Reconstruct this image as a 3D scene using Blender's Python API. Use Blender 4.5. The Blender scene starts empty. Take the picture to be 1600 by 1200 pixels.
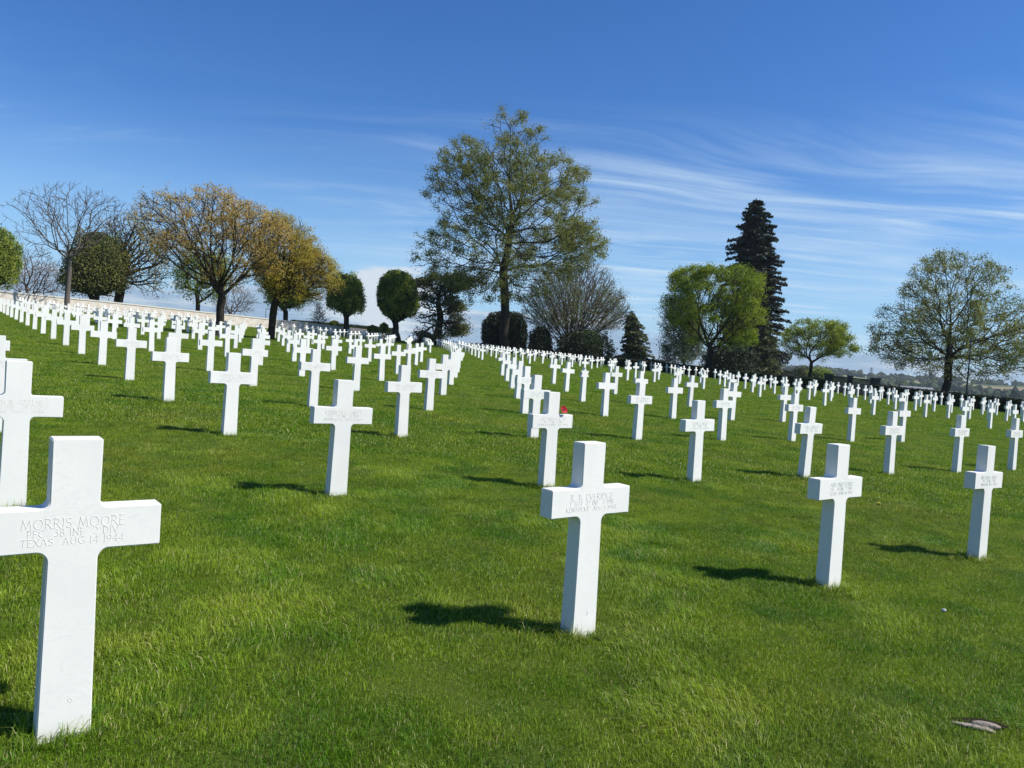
import bpy, bmesh, math, random
import numpy as np
from mathutils import Vector, Matrix
R = math.radians
scene = bpy.context.scene
col = scene.collection
EYE = 1.46            # eye height above the lawn under the camera

# ------------------------------------------------------------------ camera
F, ROLL, PITCH = 1215.49, 0.067042, 0.030593
cam_d = bpy.data.cameras.new('camera'); cam = bpy.data.objects.new('camera', cam_d); col.objects.link(cam)
cam_d.sensor_width = 36; cam_d.lens = 36 * F / 1600; cam_d.clip_start = .05; cam_d.clip_end = 9000
_Rt = Vector((1, 0, 0)); _U = Vector((0, math.sin(PITCH), math.cos(PITCH))); _Fw = Vector((0, math.cos(PITCH), -math.sin(PITCH)))
_c, _s = math.cos(ROLL), math.sin(ROLL)
ax = _c * _Rt + _s * _U; ay = -_s * _Rt + _c * _U
cam.matrix_world = Matrix(((ax.x, ay.x, -_Fw.x, 0), (ax.y, ay.y, -_Fw.y, 0), (ax.z, ay.z, -_Fw.z, EYE), (0, 0, 0, 1)))
scene.camera = cam

# ------------------------------------------------------------------ light and exposure
SUN_EL, SUN_AZ = 47.5, -8.0      # azimuth of the sun, measured from +X towards +Y
sun_d = bpy.data.lights.new('sun', 'SUN'); sun_d.energy = 5.0; sun_d.angle = R(0.53); sun_d.color = (1, .965, .9)
sun = bpy.data.objects.new('sun', sun_d); col.objects.link(sun)
sv = Vector((math.cos(R(SUN_EL)) * math.cos(R(SUN_AZ)), math.cos(R(SUN_EL)) * math.sin(R(SUN_AZ)), math.sin(R(SUN_EL))))
sun.rotation_euler = sv.to_track_quat('Z', 'Y').to_euler(); sun.location = (20, -10, 30)
scene.view_settings.view_transform = 'Standard'; scene.view_settings.look = 'None'
scene.view_settings.exposure = 0.45; scene.view_settings.gamma = 1
scene.cycles.max_bounces = 6; scene.cycles.transparent_max_bounces = 4
scene.cycles.use_adaptive_sampling = True; scene.cycles.adaptive_threshold = 0.02

class NT:
    """tiny node-tree helper"""
    def __init__(s, nt): s.t = nt; s.n = nt.nodes; s.l = nt.links
    def new(s, t, **k):
        n = s.n.new(t)
        for a, b in k.items(): setattr(n, a, b)
        return n
    def put(s, sock, v):
        if hasattr(v, 'is_linked') or hasattr(v, 'links'): s.l.new(v, sock)
        else: sock.default_value = v
    def math(s, op, a, b=0.0, c=None, clamp=False):
        n = s.new('ShaderNodeMath', operation=op, use_clamp=clamp); s.put(n.inputs[0], a); s.put(n.inputs[1], b)
        if c is not None: s.put(n.inputs[2], c)
        return n.outputs[0]
    def mapr(s, v, a, b, c=0.0, d=1.0, smooth=True):
        n = s.new('ShaderNodeMapRange'); n.interpolation_type = 'SMOOTHSTEP' if smooth else 'LINEAR'
        s.put(n.inputs['Value'], v)
        for k, x in zip(('From Min', 'From Max', 'To Min', 'To Max'), (a, b, c, d)): n.inputs[k].default_value = x
        return n.outputs[0]
    def mix(s, f, a, b, mode='MIX'):
        n = s.new('ShaderNodeMix', data_type='RGBA', blend_type=mode); s.put(n.inputs[0], f)
        for sock, v in ((n.inputs[6], a), (n.inputs[7], b)):
            if isinstance(v, tuple): sock.default_value = (*v[:3], 1)
            else: s.l.new(v, sock)
        return n.outputs[2]
    def noise(s, vec, scale, detail=4, rough=.55, dist=0.0):
        n = s.new('ShaderNodeTexNoise'); n.inputs['Scale'].default_value = scale; n.inputs['Detail'].default_value = detail
        n.inputs['Roughness'].default_value = rough; n.inputs['Distortion'].default_value = dist
        if vec is not None: s.l.new(vec, n.inputs['Vector'])
        return n.outputs['Fac']
    def mapping(s, vec, scale=(1, 1, 1), loc=(0, 0, 0), rot=(0, 0, 0)):
        n = s.new('ShaderNodeMapping'); s.l.new(vec, n.inputs[0])
        n.inputs['Scale'].default_value = scale; n.inputs['Location'].default_value = loc; n.inputs['Rotation'].default_value = rot
        return n.outputs[0]

# ------------------------------------------------------------------ sky: Nishita + thin cirrus and low cloud
world = bpy.data.worlds.new('World'); scene.world = world; world.use_nodes = True
w = NT(world.node_tree); w.n.clear()
sky = w.new('ShaderNodeTexSky', sky_type='NISHITA'); sky.sun_disc = False
sky.sun_elevation = R(SUN_EL); sky.sun_rotation = R(90 - SUN_AZ); sky.altitude = 0
sky.air_density = 1.0; sky.dust_density = 0.25; sky.ozone_density = 3.2
SKY_STR = 0.07
tc = w.new('ShaderNodeTexCoord').outputs['Generated']
sx = w.new('ShaderNodeSeparateXYZ'); w.l.new(tc, sx.inputs[0]); dx, dy, dz = sx.outputs
den = w.math('ADD', w.math('MAXIMUM', dz, 0.0), 0.09)
px_ = w.math('DIVIDE', dx, den); py_ = w.math('DIVIDE', dy, den)
cx = w.new('ShaderNodeCombineXYZ'); w.l.new(px_, cx.inputs[0]); w.l.new(py_, cx.inputs[1]); plane = cx.outputs[0]
# broad veil x fine stretched streaks
warp = w.noise(w.mapping(plane, (.30, .5, 1), (5, 2, 0)), 1.0, 3, .5)
wv = w.new('ShaderNodeVectorMath', operation='ADD'); w.l.new(plane, wv.inputs[0]); wc = w.new('ShaderNodeCombineXYZ'); w.l.new(w.math('MULTIPLY', warp, 1.3), wc.inputs[1]); w.l.new(wc.outputs[0], wv.inputs[1]); pw_ = wv.outputs[0]
veil = w.noise(w.mapping(plane, (.24, .50, 1), (3.4, 1.9, 0)), 1.0, 3, .5)
str1 = w.noise(w.mapping(pw_, (.26, 1.7, 1), (1.3, 5.2, 0), (0, 0, R(-8))), 1.0, 7, .60, .25)
str2 = w.noise(w.mapping(pw_, (.6, 5.2, 1), (7.3, 2.2, 3), (0, 0, R(20))), 1.0, 6, .58, .3)
str3 = w.noise(w.mapping(pw_, (1.5, 5.0, 1), (2, 7, 1), (0, 0, R(32))), 1.0, 6, .62, .4)
patch = w.noise(w.mapping(plane, (.8, .9, 1), (8, 3, 2)), 1.0, 3, .55)
ci = w.math('ADD', w.math('MULTIPLY', w.mapr(veil, .38, .64), w.math('ADD', w.mapr(str1, .42, .72), w.math('MULTIPLY', w.mapr(str2, .44, .72), .8))), w.math('MULTIPLY', w.math('MULTIPLY', w.mapr(str3, .42, .72), w.mapr(patch, .46, .64)), 1.1))
ci = w.math('MULTIPLY', ci, w.math('MULTIPLY', w.mapr(dz, .34, .20), w.mapr(dz, .0, .05)))
right = w.mapr(px_, -1.4, .5, .22, 1.0)
ci = w.math('MULTIPLY', w.math('MULTIPLY', ci, right), .62, clamp=True)
# low cumulus bank near the horizon
az = w.math('ARCTAN2', dx, dy)
c2 = w.new('ShaderNodeCombineXYZ'); w.l.new(w.math('MULTIPLY', az, 5.0), c2.inputs[0]); w.l.new(w.math('MULTIPLY', dz, 20.0), c2.inputs[2])
cum = w.math('ADD', w.math('MULTIPLY', w.noise(c2.outputs[0], 1.0, 7, .62), .75), w.math('MULTIPLY', w.noise(c2.outputs[0], 4.5, 6, .65), .25))
cumedge = w.math('ADD', cum, w.mapr(dz, 0.0, .145, .26, -.30, False))
cumedge = w.math('ADD', cumedge, w.mapr(az, -.05, .45, .04, -.12))
bump = w.math('MULTIPLY', w.mapr(w.math('ABSOLUTE', w.math('ADD', az, .175)), .0, .085, .33, 0), w.mapr(dz, .13, .07))
cumedge = w.math('ADD', cumedge, bump)
cu = w.mapr(cumedge, .50, .60)
shade = w.noise(w.mapping(c2.outputs[0], (1.0, 1, 2.2), (4, 0, .3)), 1.3, 5, .6)
cucol = w.mix(w.mapr(w.math('ADD', shade, w.math('ADD', w.math('MULTIPLY', bump, .7), w.mapr(dz, .04, .105, -.10, .20, False))), .40, .66), (3.3, 4.6, 6.4), (7.6, 8.2, 8.8))
hs = w.new('ShaderNodeHueSaturation'); hs.inputs['Saturation'].default_value = 1.22; hs.inputs['Value'].default_value = 1.12; w.l.new(sky.outputs[0], hs.inputs['Color'])
skyc = w.mix(1.0, hs.outputs[0], (.78, .97, 1.27), 'MULTIPLY')
base = w.mix(w.math('MULTIPLY', w.mapr(dz, .28, .03), .62), skyc, (4.3, 7.2, 10.0))
c1 = w.mix(ci, base, (6.2, 8.0, 9.8))
c1 = w.mix(w.math('MULTIPLY', cu, .82), c1, cucol)
bg = w.new('ShaderNodeBackground'); w.l.new(c1, bg.inputs[0]); bg.inputs[1].default_value = SKY_STR
wo = w.new('ShaderNodeOutputWorld'); w.l.new(bg.outputs[0], wo.inputs[0])

# ------------------------------------------------------------------ helpers
def tag(o, label=None, cat=None, group=None, kind=None):
    if label: o['label'] = label
    if cat: o['category'] = cat
    if group: o['group'] = group
    if kind: o['kind'] = kind
    return o
def empty(name, loc):
    o = bpy.data.objects.new(name, None); o.location = loc; o.empty_display_size = .2; col.objects.link(o); return o
def npmesh(name, V, faces_n, loops, mats, parent=None, tint=None, smooth=False):
    """V (n,3); loops flat index array; faces_n: loop count per face (int or array)"""
    me = bpy.data.meshes.new(name)
    V = np.asarray(V, np.float32); loops = np.asarray(loops, np.int32)
    nf = len(loops) // faces_n if isinstance(faces_n, int) else len(faces_n)
    cnt = np.full(nf, faces_n, np.int32) if isinstance(faces_n, int) else np.asarray(faces_n, np.int32)
    me.vertices.add(len(V)); me.vertices.foreach_set('co', V.ravel())
    me.loops.add(len(loops)); me.loops.foreach_set('vertex_index', loops)
    me.polygons.add(nf); st = np.zeros(nf, np.int32); st[1:] = np.cumsum(cnt)[:-1]
    me.polygons.foreach_set('loop_start', st); me.polygons.foreach_set('loop_total', cnt)
    if smooth: me.polygons.foreach_set('use_smooth', np.ones(nf, bool))
    if tint is not None:
        a = me.attributes.new('tint', 'FLOAT', 'POINT'); a.data.foreach_set('value', np.asarray(tint, np.float32))
    me.update(calc_edges=True)
    if isinstance(mats, (list, tuple)): [me.materials.append(m) for m in mats]
    else: me.materials.append(mats)
    o = bpy.data.objects.new(name, me); col.objects.link(o)
    if parent: o.parent = parent
    return o
class MB:
    def __init__(s): s.v = []; s.f = []
    def add(s, V, Fs):
        b = len(s.v); s.v += [tuple(v) for v in V]; s.f += [tuple(i + b for i in f) for f in Fs]
    def box(s, c, d, M=None):
        V = [Vector((c[0] + a * d[0] / 2, c[1] + b * d[1] / 2, c[2] + e * d[2] / 2)) for a in (-1, 1) for b in (-1, 1) for e in (-1, 1)]
        if M: V = [M @ v for v in V]
        s.add(V, [(0, 1, 3, 2), (4, 6, 7, 5), (0, 4, 5, 1), (2, 3, 7, 6), (0, 2, 6, 4), (1, 5, 7, 3)])
    def tube(s, p, q, r0, r1=None, n=6):
        r1 = r0 if r1 is None else r1
        p, q = Vector(p), Vector(q); d = (q - p).normalized(); u = d.orthogonal().normalized(); v = d.cross(u)
        V = [p + (u * math.cos(a) + v * math.sin(a)) * r0 for a in [2 * math.pi * k / n for k in range(n)]] + \
            [q + (u * math.cos(a) + v * math.sin(a)) * r1 for a in [2 * math.pi * k / n for k in range(n)]]
        s.add(V, [(k, (k + 1) % n, n + (k + 1) % n, n + k) for k in range(n)] + [tuple(range(n))[::-1], tuple(range(n, 2 * n))])
    def build(s, name, mat, parent=None, smooth=False, bevel=0):
        me = bpy.data.meshes.new(name); me.from_pydata(s.v, [], s.f); me.materials.append(mat)
        if smooth: me.polygons.foreach_set('use_smooth', [True] * len(me.polygons))
        if bevel:
            bm = bmesh.new(); bm.from_mesh(me); bmesh.ops.bevel(bm, geom=list(bm.edges), offset=bevel, segments=2, affect='EDGES'); bm.to_mesh(me); bm.free()
        o = bpy.data.objects.new(name, me); col.objects.link(o)
        if parent: o.parent = parent
        return o

# ------------------------------------------------------------------ survey of the place (fitted to the photograph)
TP = np.array([-1.46294, -1.51244, 0.92503, 0.17604, 0.35922, -0.02937, 0.00124, -0.12337, -0.17519, 0.00025])
LX = np.array([0.42254, 18.5224, -18.35275, -0.15734, 0.12354, -2.01378, -0.13315, -0.00656, 0.07068, 0.07968])
LY = np.array([3.9621, 13.83291, 25.92443, -0.54055, 1.65965, 2.29322, -0.00387, 0.06776, 0.0023, 0.01971])
def mon(u, v): return np.stack([1 + 0 * u, u, v, u * u, u * v, v * v, u ** 3, u * u * v, u * v * v, v ** 3], -1)
def sstep(x, a, b):
    t = np.clip((x - a) / (b - a), 0, 1); return t * t * (3 - 2 * t)
def ground(X, Y):
    X = np.asarray(X, float); Y = np.asarray(Y, float)
    xc = np.clip(X, -75, 58); yc = np.clip(Y, -12, 128)
    z = mon(xc / 40, yc / 40) @ TP + EYE
    r = np.hypot(X, Y); a = np.arctan2(X, np.maximum(Y, 1e-6) + 0 * X)
    far = np.interp(r, [100, 170, 300, 500, 800, 1100, 1500, 2200, 4000, 9000], [-2, -5.5, -9, -10, -4, 3, 15, 19, 20, 20])
    far = far + np.where(r > 350, np.sin(a * 23 + r * .004) * 2.2 + np.sin(a * 51 + 1.3) * 1.4, 0) * sstep(r, 350, 1300)
    t = sstep(r, 118, 240)
    return z * (1 - t) + far * t
def gz(x, y): return float(ground(x, y))
def lat(i, j):
    m = mon(np.asarray(i, float) / 10, np.asarray(j, float) / 10); return m @ LX, m @ LY
def project(X, Y, Z):
    Z = Z - EYE; fw = Y * math.cos(PITCH) - Z * math.sin(PITCH); dn = -Z * math.cos(PITCH) - Y * math.sin(PITCH)
    u, v = F * X / fw, F * dn / fw
    return 800 + _c * u - _s * v, 600 + _s * u + _c * v
def at(px, py, D):
    u, v = px - 800, py - 600; uu = _c * u + _s * v; vv = -_s * u + _c * v
    fw = F * math.cos(PITCH) - vv * math.sin(PITCH); dn = vv * math.cos(PITCH) + F * math.sin(PITCH)
    return Vector((D * uu / fw, D, EYE - D * dn / fw))

# ------------------------------------------------------------------ materials
def mat(name):
    m = bpy.data.materials.new(name); m.use_nodes = True; t = NT(m.node_tree); t.n.clear()
    out = t.new('ShaderNodeOutputMaterial'); return m, t, out
def principled(t, out, color, rough=.7, spec=.3, bump=None, bstr=.2, bdist=.01):
    p = t.new('ShaderNodeBsdfPrincipled'); t.put(p.inputs['Base Color'], color if not isinstance(color, tuple) else (*color, 1))
    t.put(p.inputs['Roughness'], rough); p.inputs['Specular IOR Level'].default_value = spec
    if bump is not None:
        b = t.new('ShaderNodeBump'); b.inputs['Strength'].default_value = bstr; b.inputs['Distance'].default_value = bdist
        t.l.new(bump, b.inputs['Height']); t.l.new(b.outputs[0], p.inputs['Normal'])
    t.l.new(p.outputs[0], out.inputs[0]); return p
def simple(name, c, rough=.7, spec=.3, var=.25, scale=3.0, bstr=.3, bdist=.01):
    m, t, out = mat(name); g = t.new('ShaderNodeNewGeometry').outputs['Position']
    n = t.noise(g, scale, 5)
    cc = t.mix(n, tuple(x * (1 - var) for x in c), tuple(min(1, x * (1 + var)) for x in c))
    principled(t, out, cc, rough, spec, n, bstr, bdist); return m
def leafmat(name, c1, c2, c3=None, trans=.35, rough=.6):
    m, t, out = mat(name); at_ = t.new('ShaderNodeAttribute', attribute_name='tint').outputs['Fac']
    cc = t.mix(t.mapr(at_, 0, 1, smooth=False), c1, c2)
    if c3: cc = t.mix(t.mapr(at_, .82, .95), cc, c3)
    p = t.new('ShaderNodeBsdfPrincipled'); t.l.new(cc, p.inputs['Base Color']); p.inputs['Roughness'].default_value = rough; p.inputs['Specular IOR Level'].default_value = .25
    tr = t.new('ShaderNodeBsdfTranslucent'); t.l.new(cc, tr.inputs[0])
    mx = t.new('ShaderNodeMixShader'); mx.inputs[0].default_value = trans
    t.l.new(p.outputs[0], mx.inputs[1]); t.l.new(tr.outputs[0], mx.inputs[2]); t.l.new(mx.outputs[0], out.inputs[0]); return m

def marble():
    m, t, out = mat('white_marble'); tcn = t.new('ShaderNodeTexCoord'); oi = t.new('ShaderNodeObjectInfo')
    off = t.new('ShaderNodeCombineXYZ'); t.l.new(t.math('MULTIPLY', oi.outputs['Random'], 37.0), off.inputs[0]); t.l.new(t.math('MULTIPLY', oi.outputs['Random'], 11.0), off.inputs[2])
    v = t.new('ShaderNodeVectorMath', operation='ADD'); t.l.new(tcn.outputs['Object'], v.inputs[0]); t.l.new(off.outputs[0], v.inputs[1]); p = v.outputs[0]
    n1 = t.noise(p, 2.6, 4, .55); n2 = t.noise(t.mapping(p, (1, 1, 1.8), (0, 0, 0), (0, R(35), 0)), 3.2, 6, .62, 1.8); n3 = t.noise(p, 90, 3, .6)
    vein = t.math('MULTIPLY', t.mapr(t.math('ABSOLUTE', t.math('SUBTRACT', n2, .5)), .0, .022, 1, 0), t.mapr(n1, .42, .62))
    c = t.mix(t.mapr(n1, .3, .7), (.735, .73, .685), (.80, .785, .735))
    c = t.mix(t.math('MULTIPLY', vein, .30), c, (.60, .61, .62))
    c = t.mix(t.math('MULTIPLY', t.mapr(n3, .35, .6, 1, 0), .10), c, (.60, .60, .58))
    # faint weathering stain rising from the turf, and streaks
    sz = t.new('ShaderNodeSeparateXYZ'); t.l.new(tcn.outputs['Object'], sz.inputs[0])
    foot = t.math('MULTIPLY', t.mapr(t.math('ADD', sz.outputs[2], t.math('MULTIPLY', n1, .08)), .04, .13, 1, 0), .65)
    c = t.mix(foot, c, (.62, .63, .52))
    st = t.mapr(t.noise(t.mapping(p, (14, 14, .9)), 1.0, 4), .58, .75)
    c = t.mix(t.math('MULTIPLY', st, .30), c, (.60, .585, .54))
    br = t.mapr(oi.outputs['Random'], 0, 1, .93, 1.0, False); hv = t.new('ShaderNodeHueSaturation'); t.l.new(br, hv.inputs['Value']); t.l.new(c, hv.inputs['Color'])
    principled(t, out, hv.outputs[0], .55, .35, t.math('ADD', t.math('MULTIPLY', n3, .3), n2), .12, .004); return m
M_marble = marble()
M_letter = simple('letter_groove_shade', (.63, .62, .58), .8, .1, .1, 40)  # greyer than the marble: shade of cut grooves put into the colour
M_bark = simple('bark', (.034, .028, .023), .9, .1, .45, 6, .6, .05)
M_bark2 = simple('grey_bark', (.105, .09, .078), .9, .1, .4, 6, .6, .05)
M_metal = simple('dark_painted_metal', (.02, .022, .024), .5, .4, .2, 8)
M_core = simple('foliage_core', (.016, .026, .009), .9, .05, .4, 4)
M_twig = simple('twig_brown', (.10, .08, .066), .9, .1, .4, 5)

def groundmat():
    m, t, out = mat('lawn_soil_and_turf'); g = t.new('ShaderNodeNewGeometry').outputs['Position']
    cd = t.new('ShaderNodeVectorMath', operation='LENGTH'); t.l.new(g, cd.inputs[0]); dist = cd.outputs['Value']
    big = t.noise(g, .13, 4); mid = t.noise(g, .8, 5, .6); fine = t.noise(t.mapping(g, (1, .55, 1)), 9.0, 6, .7); vf = t.noise(g, 60, 4, .7)
    a = t.mix(t.mapr(mid, .33, .68), (.056, .112, .007), (.112, .170, .013))
    a = t.mix(t.math('MULTIPLY', t.mapr(big, .42, .66), .55), a, (.135, .155, .020))
    a = t.mix(t.math('MULTIPLY', t.mapr(fine, .38, .62), .5), a, (.040, .075, .008))
    a = t.mix(t.math('MULTIPLY', t.mapr(vf, .40, .66), .4), a, (.030, .052, .008))
    # bare olive thatch beneath the blades close by
    near = t.mapr(dist, 9, 26, 1, 0)
    a = t.mix(t.math('MULTIPLY', near, .55), a, (.070, .080, .018))
    # far country: fields in bands
    fld = t.new('ShaderNodeTexVoronoi'); fld.inputs['Scale'].default_value = .0065; t.l.new(t.mapping(g, (1, .55, 0)), fld.inputs['Vector'])
    sc = t.new('ShaderNodeSeparateColor'); t.l.new(fld.outputs['Color'], sc.inputs[0])
    fc = t.mix(t.mapr(sc.outputs[0], .2, .8), (.060, .095, .034), (.155, .165, .075)); fc = t.mix(t.mapr(sc.outputs[1], .75, .8), fc, (.22, .17, .10))
    a = t.mix(t.mapr(dist, 140, 260), a, fc)
    hgt = t.math('ADD', t.math('MULTIPLY', fine, .6), t.math('MULTIPLY', vf, .4))
    principled(t, out, a, .95, .02, hgt, .8, .04); return m
M_ground = groundmat()

def grassmat():
    m, t, out = mat('grass_blades'); g = t.new('ShaderNodeNewGeometry').outputs['Position']
    tn = t.new('ShaderNodeAttribute', attribute_name='tint').outputs['Fac']; oi = t.new('ShaderNodeObjectInfo').outputs['Random']
    big = t.noise(g, .35, 4, .6); mid = t.noise(t.mapping(g, (1, 1, 1), (9, 3, 0)), 1.5, 5, .65)
    a = t.mix(t.mapr(mid, .36, .64), (.105, .225, .008), (.235, .330, .020))
    a = t.mix(t.math('MULTIPLY', t.mapr(big, .45, .68), .6), a, (.27, .30, .035))
    a = t.mix(t.math('MULTIPLY', t.mapr(oi, .70, 1.0), .6), a, (.045, .160, .030))
    a = t.mix(t.math('MULTIPLY', t.mapr(t.noise(t.mapping(g, (1, .6, 1), (4, 4, 0)), 3.2, 4, .6), .52, .70), .5), a, (.10, .15, .012))
    a = t.mix(t.mapr(tn, .94, .96), a, (.40, .36, .17))           # straw-coloured dead blades
    hv = t.new('ShaderNodeHueSaturation'); t.l.new(t.mapr(tn, 0, .94, .48, 1.45, False), hv.inputs['Value']); t.l.new(a, hv.inputs['Color']); cc = hv.outputs[0]
    p = t.new('ShaderNodeBsdfPrincipled'); t.l.new(cc, p.inputs['Base Color']); p.inputs['Roughness'].default_value = .5; p.inputs['Specular IOR Level'].default_value = .16
    tr = t.new('ShaderNodeBsdfTranslucent'); t.l.new(cc, tr.inputs[0]); mx = t.new('ShaderNodeMixShader'); mx.inputs[0].default_value = .42
    t.l.new(p.outputs[0], mx.inputs[1]); t.l.new(tr.outputs[0], mx.inputs[2]); t.l.new(mx.outputs[0], out.inputs[0]); return m
M_grass = grassmat()

# ------------------------------------------------------------------ ground: one sheet to the horizon
rs = np.concatenate([np.linspace(0, 20, 41), np.linspace(21, 150, 100), np.geomspace(155, 2600, 60)]); nth = 240
th = np.linspace(0, 2 * np.pi, nth, endpoint=False)
GX = (rs[:, None] * np.sin(th)[None]).ravel(); GY = (rs[:, None] * np.cos(th)[None]).ravel(); GZ = ground(GX, GY)
nr = len(rs); a, b = np.meshgrid(np.arange(nr - 1), np.arange(nth), indexing='ij'); b2 = (b + 1) % nth
quads = np.stack([a * nth + b, (a + 1) * nth + b, (a + 1) * nth + b2, a * nth + b2], -1).reshape(-1, 4)[:, ::-1]
g_o = npmesh('ground', np.stack([GX, GY, GZ], 1), 4, quads.ravel(), M_ground, smooth=True); tag(g_o, kind='structure')

# ------------------------------------------------------------------ lawn grass (stuff): tufts of real blades placed on points
rng = np.random.default_rng(5)
def tuft(name, n, rad, h0, h1, wid, tall=0.0, comb=False):
    ang = rng.uniform(0, 2 * np.pi, n); r = rad * np.sqrt(rng.uniform(0, 1, n)) ; bx = r * np.cos(ang); by = r * np.sin(ang)
    h = rng.uniform(h0, h1, n) * (1 - .35 * (r / rad)); h = np.where(rng.random(n) < .05, h * 1.5 + tall, h)
    la = rng.normal(.9, 1.6, n); lean = np.abs(rng.normal(.75, .45, n)) * h
    if comb: la = rng.normal(2.4, .55, n); lean = np.clip(rng.normal(1.0, .3, n), .3, 1.6) * h
    fx, fy = np.cos(la) * lean, np.sin(la) * lean; wa = rng.uniform(0, np.pi, n); wx, wy = np.cos(wa) * wid / 2, np.sin(wa) * wid / 2
    ws = rng.uniform(.6, 1.3, n); wx *= ws; wy *= ws
    z0 = np.full(n, -.01)
    V = np.stack([np.stack([bx - wx, by - wy, z0], 1), np.stack([bx + wx, by + wy, z0], 1),
                  np.stack([bx + fx * .35 + wx * .85, by + fy * .35 + wy * .85, h * .6], 1), np.stack([bx + fx * .35 - wx * .85, by + fy * .35 - wy * .85, h * .6], 1),
                  np.stack([bx + fx, by + fy, h * np.clip(1 - .3 * lean / h, .4, 1)], 1)], 1).reshape(-1, 3)
    k = np.arange(n)[:, None] * 5; loops = np.concatenate([k, k + 1, k + 2, k + 3, k + 3, k + 2, k + 4], 1).ravel()
    tint = np.repeat(rng.random(n), 5)
    return npmesh(name, V, np.tile([4, 3], n), loops, M_grass, tint=tint)
tcol = bpy.data.collections.new('grass_tufts')
def to_tcol(o): col.objects.unlink(o); tcol.objects.link(o)
for k in range(4): to_tcol(tuft('a_tuft_%d' % k, 640, .17, .018, .038, .0021, .0))     # mown, near
for k in range(2): to_tcol(tuft('b_tuft_%d' % k, 520, .15, .024, .056, .0024, .008, True))     # longer patches
for k in range(3): to_tcol(tuft('c_tuft_%d' % k, 520, .42, .016, .040, .0050))          # mid distance
for k in range(2): to_tcol(tuft('d_tuft_%d' % k, 420, 1.0, .018, .045, .013))           # far
def vnoise(x, y, s, seed):
    r_ = np.random.default_rng(seed).random((64, 64)); u, v = x / s, y / s; i, j = np.floor(u).astype(int), np.floor(v).astype(int); fu, fv = u - i, v - j
    fu = fu * fu * (3 - 2 * fu); fv = fv * fv * (3 - 2 * fv); g = lambda a, b: r_[a % 64, b % 64]
    return (g(i, j) * (1 - fu) + g(i + 1, j) * fu) * (1 - fv) + (g(i, j + 1) * (1 - fu) + g(i + 1, j + 1) * fu) * fv
def scatter(ymin, ymax, step, marg):
    ys = np.arange(ymin, ymax, step); P = []
    for y in ys:
        hw = y * .69 + marg; xs = np.arange(-hw, hw, step); P.append(np.stack([xs, np.full(len(xs), y)], 1))
    P = np.concatenate(P); return P + rng.uniform(-.5, .5, P.shape) * step
pts, var, scl = [], [], []
PLQ = at(1525, 1137, 3.36)
def addpts(P, base, cnt, s0, s1, keep=None):
    if keep is not None: P = P[keep]
    pts.append(P); var.append(base + rng.integers(0, cnt, len(P))); scl.append(rng.uniform(s0, s1, len(P)))
P1 = scatter(.9, 9.5, .145, .9)
lush = vnoise(P1[:, 0], P1[:, 1], .8, 3) * .6 + vnoise(P1[:, 0], P1[:, 1], .3, 4) * .4
thin = vnoise(P1[:, 0] + 40, P1[:, 1], .22, 9)
dpl = np.hypot((P1[:, 0] - PLQ.x) / 1.5, P1[:, 1] - PLQ.y)
ok = (dpl > .095)
s_base = .7 + .65 * lush
P1n, l1, th1 = P1[ok], lush[ok], thin[ok]
pts.append(P1n); var.append(np.where((l1 > .63) & (rng.random(len(P1n)) < .75), 4 + rng.integers(0, 2, len(P1n)), rng.integers(0, 4, len(P1n)))); scl.append((.76 + .45 * l1) * np.where(th1 > .76, .70, 1))
P2 = scatter(9.3, 24, .27, 1.0); addpts(P2, 6, 3, .8, 1.15)
P3 = scatter(23, 60, .62, 2); addpts(P3, 9, 2, .6, .9)
P4 = scatter(58, 118, 1.5, 3); addpts(P4, 9, 2, 1.0, 1.3)
PIDX = []   # longer uncut grass hugging the foot of the nearer crosses is added below

# ------------------------------------------------------------------ grave crosses
def fillet(c, r, a0, a1, n=5): return [(c[0] + r * math.cos(a0 + (a1 - a0) * k / n), c[1] + r * math.sin(a0 + (a1 - a0) * k / n)) for k in range(n + 1)]
def cross_mesh(name, bev, seg):
    hw_t, hw_m, hw_b, ha, z0, z1, r, r2, H = .0735, .0735, .081, .266, .628, .768, .026, .034, 1.0
    p = [(hw_b, -.12), ] + fillet((hw_m + r2, z0 - r2), r2, math.pi, math.pi / 2, seg) + [(ha, z0 - .001), (ha, z1)] + \
        fillet((hw_m + r, z1 + r), r, -math.pi / 2, -math.pi, seg) + [(hw_t + .001, H - .003)]
    full = p + [(-x, z) for x, z in p[::-1]]; n = len(full); bm = bmesh.new()
    def dep(z): return .049 - .006 * z
    vf = [bm.verts.new((x, -dep(z), z)) for x, z in full]; vb = [bm.verts.new((x, dep(z), z)) for x, z in full]
    bm.faces.new(vf[::1]); bm.faces.new(vb[::-1])
    for k in range(n): bm.faces.new((vf[k], vb[k], vb[(k + 1) % n], vf[(k + 1) % n]))
    bmesh.ops.recalc_face_normals(bm, faces=bm.faces)
    if bev:
        ed = [e for e in bm.edges if len({round(v.co.y > 0) for v in e.verts}) == 1 or max(abs(e.verts[0].co.x), 0) > .26 or e.verts[0].co.z > .99]
        bmesh.ops.bevel(bm, geom=ed, offset=.0035, segments=2, affect='EDGES', clamp_overlap=True)
    bmesh.ops.triangulate(bm, faces=[f for f in bm.faces if len(f.verts) > 4])
    me = bpy.data.meshes.new(name); bm.to_mesh(me); bm.free(); me.materials.append(M_marble); return me
ME_near = cross_mesh('grave_cross_near', True, 8); ME_far = cross_mesh('grave_cross', False, 4)

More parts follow.
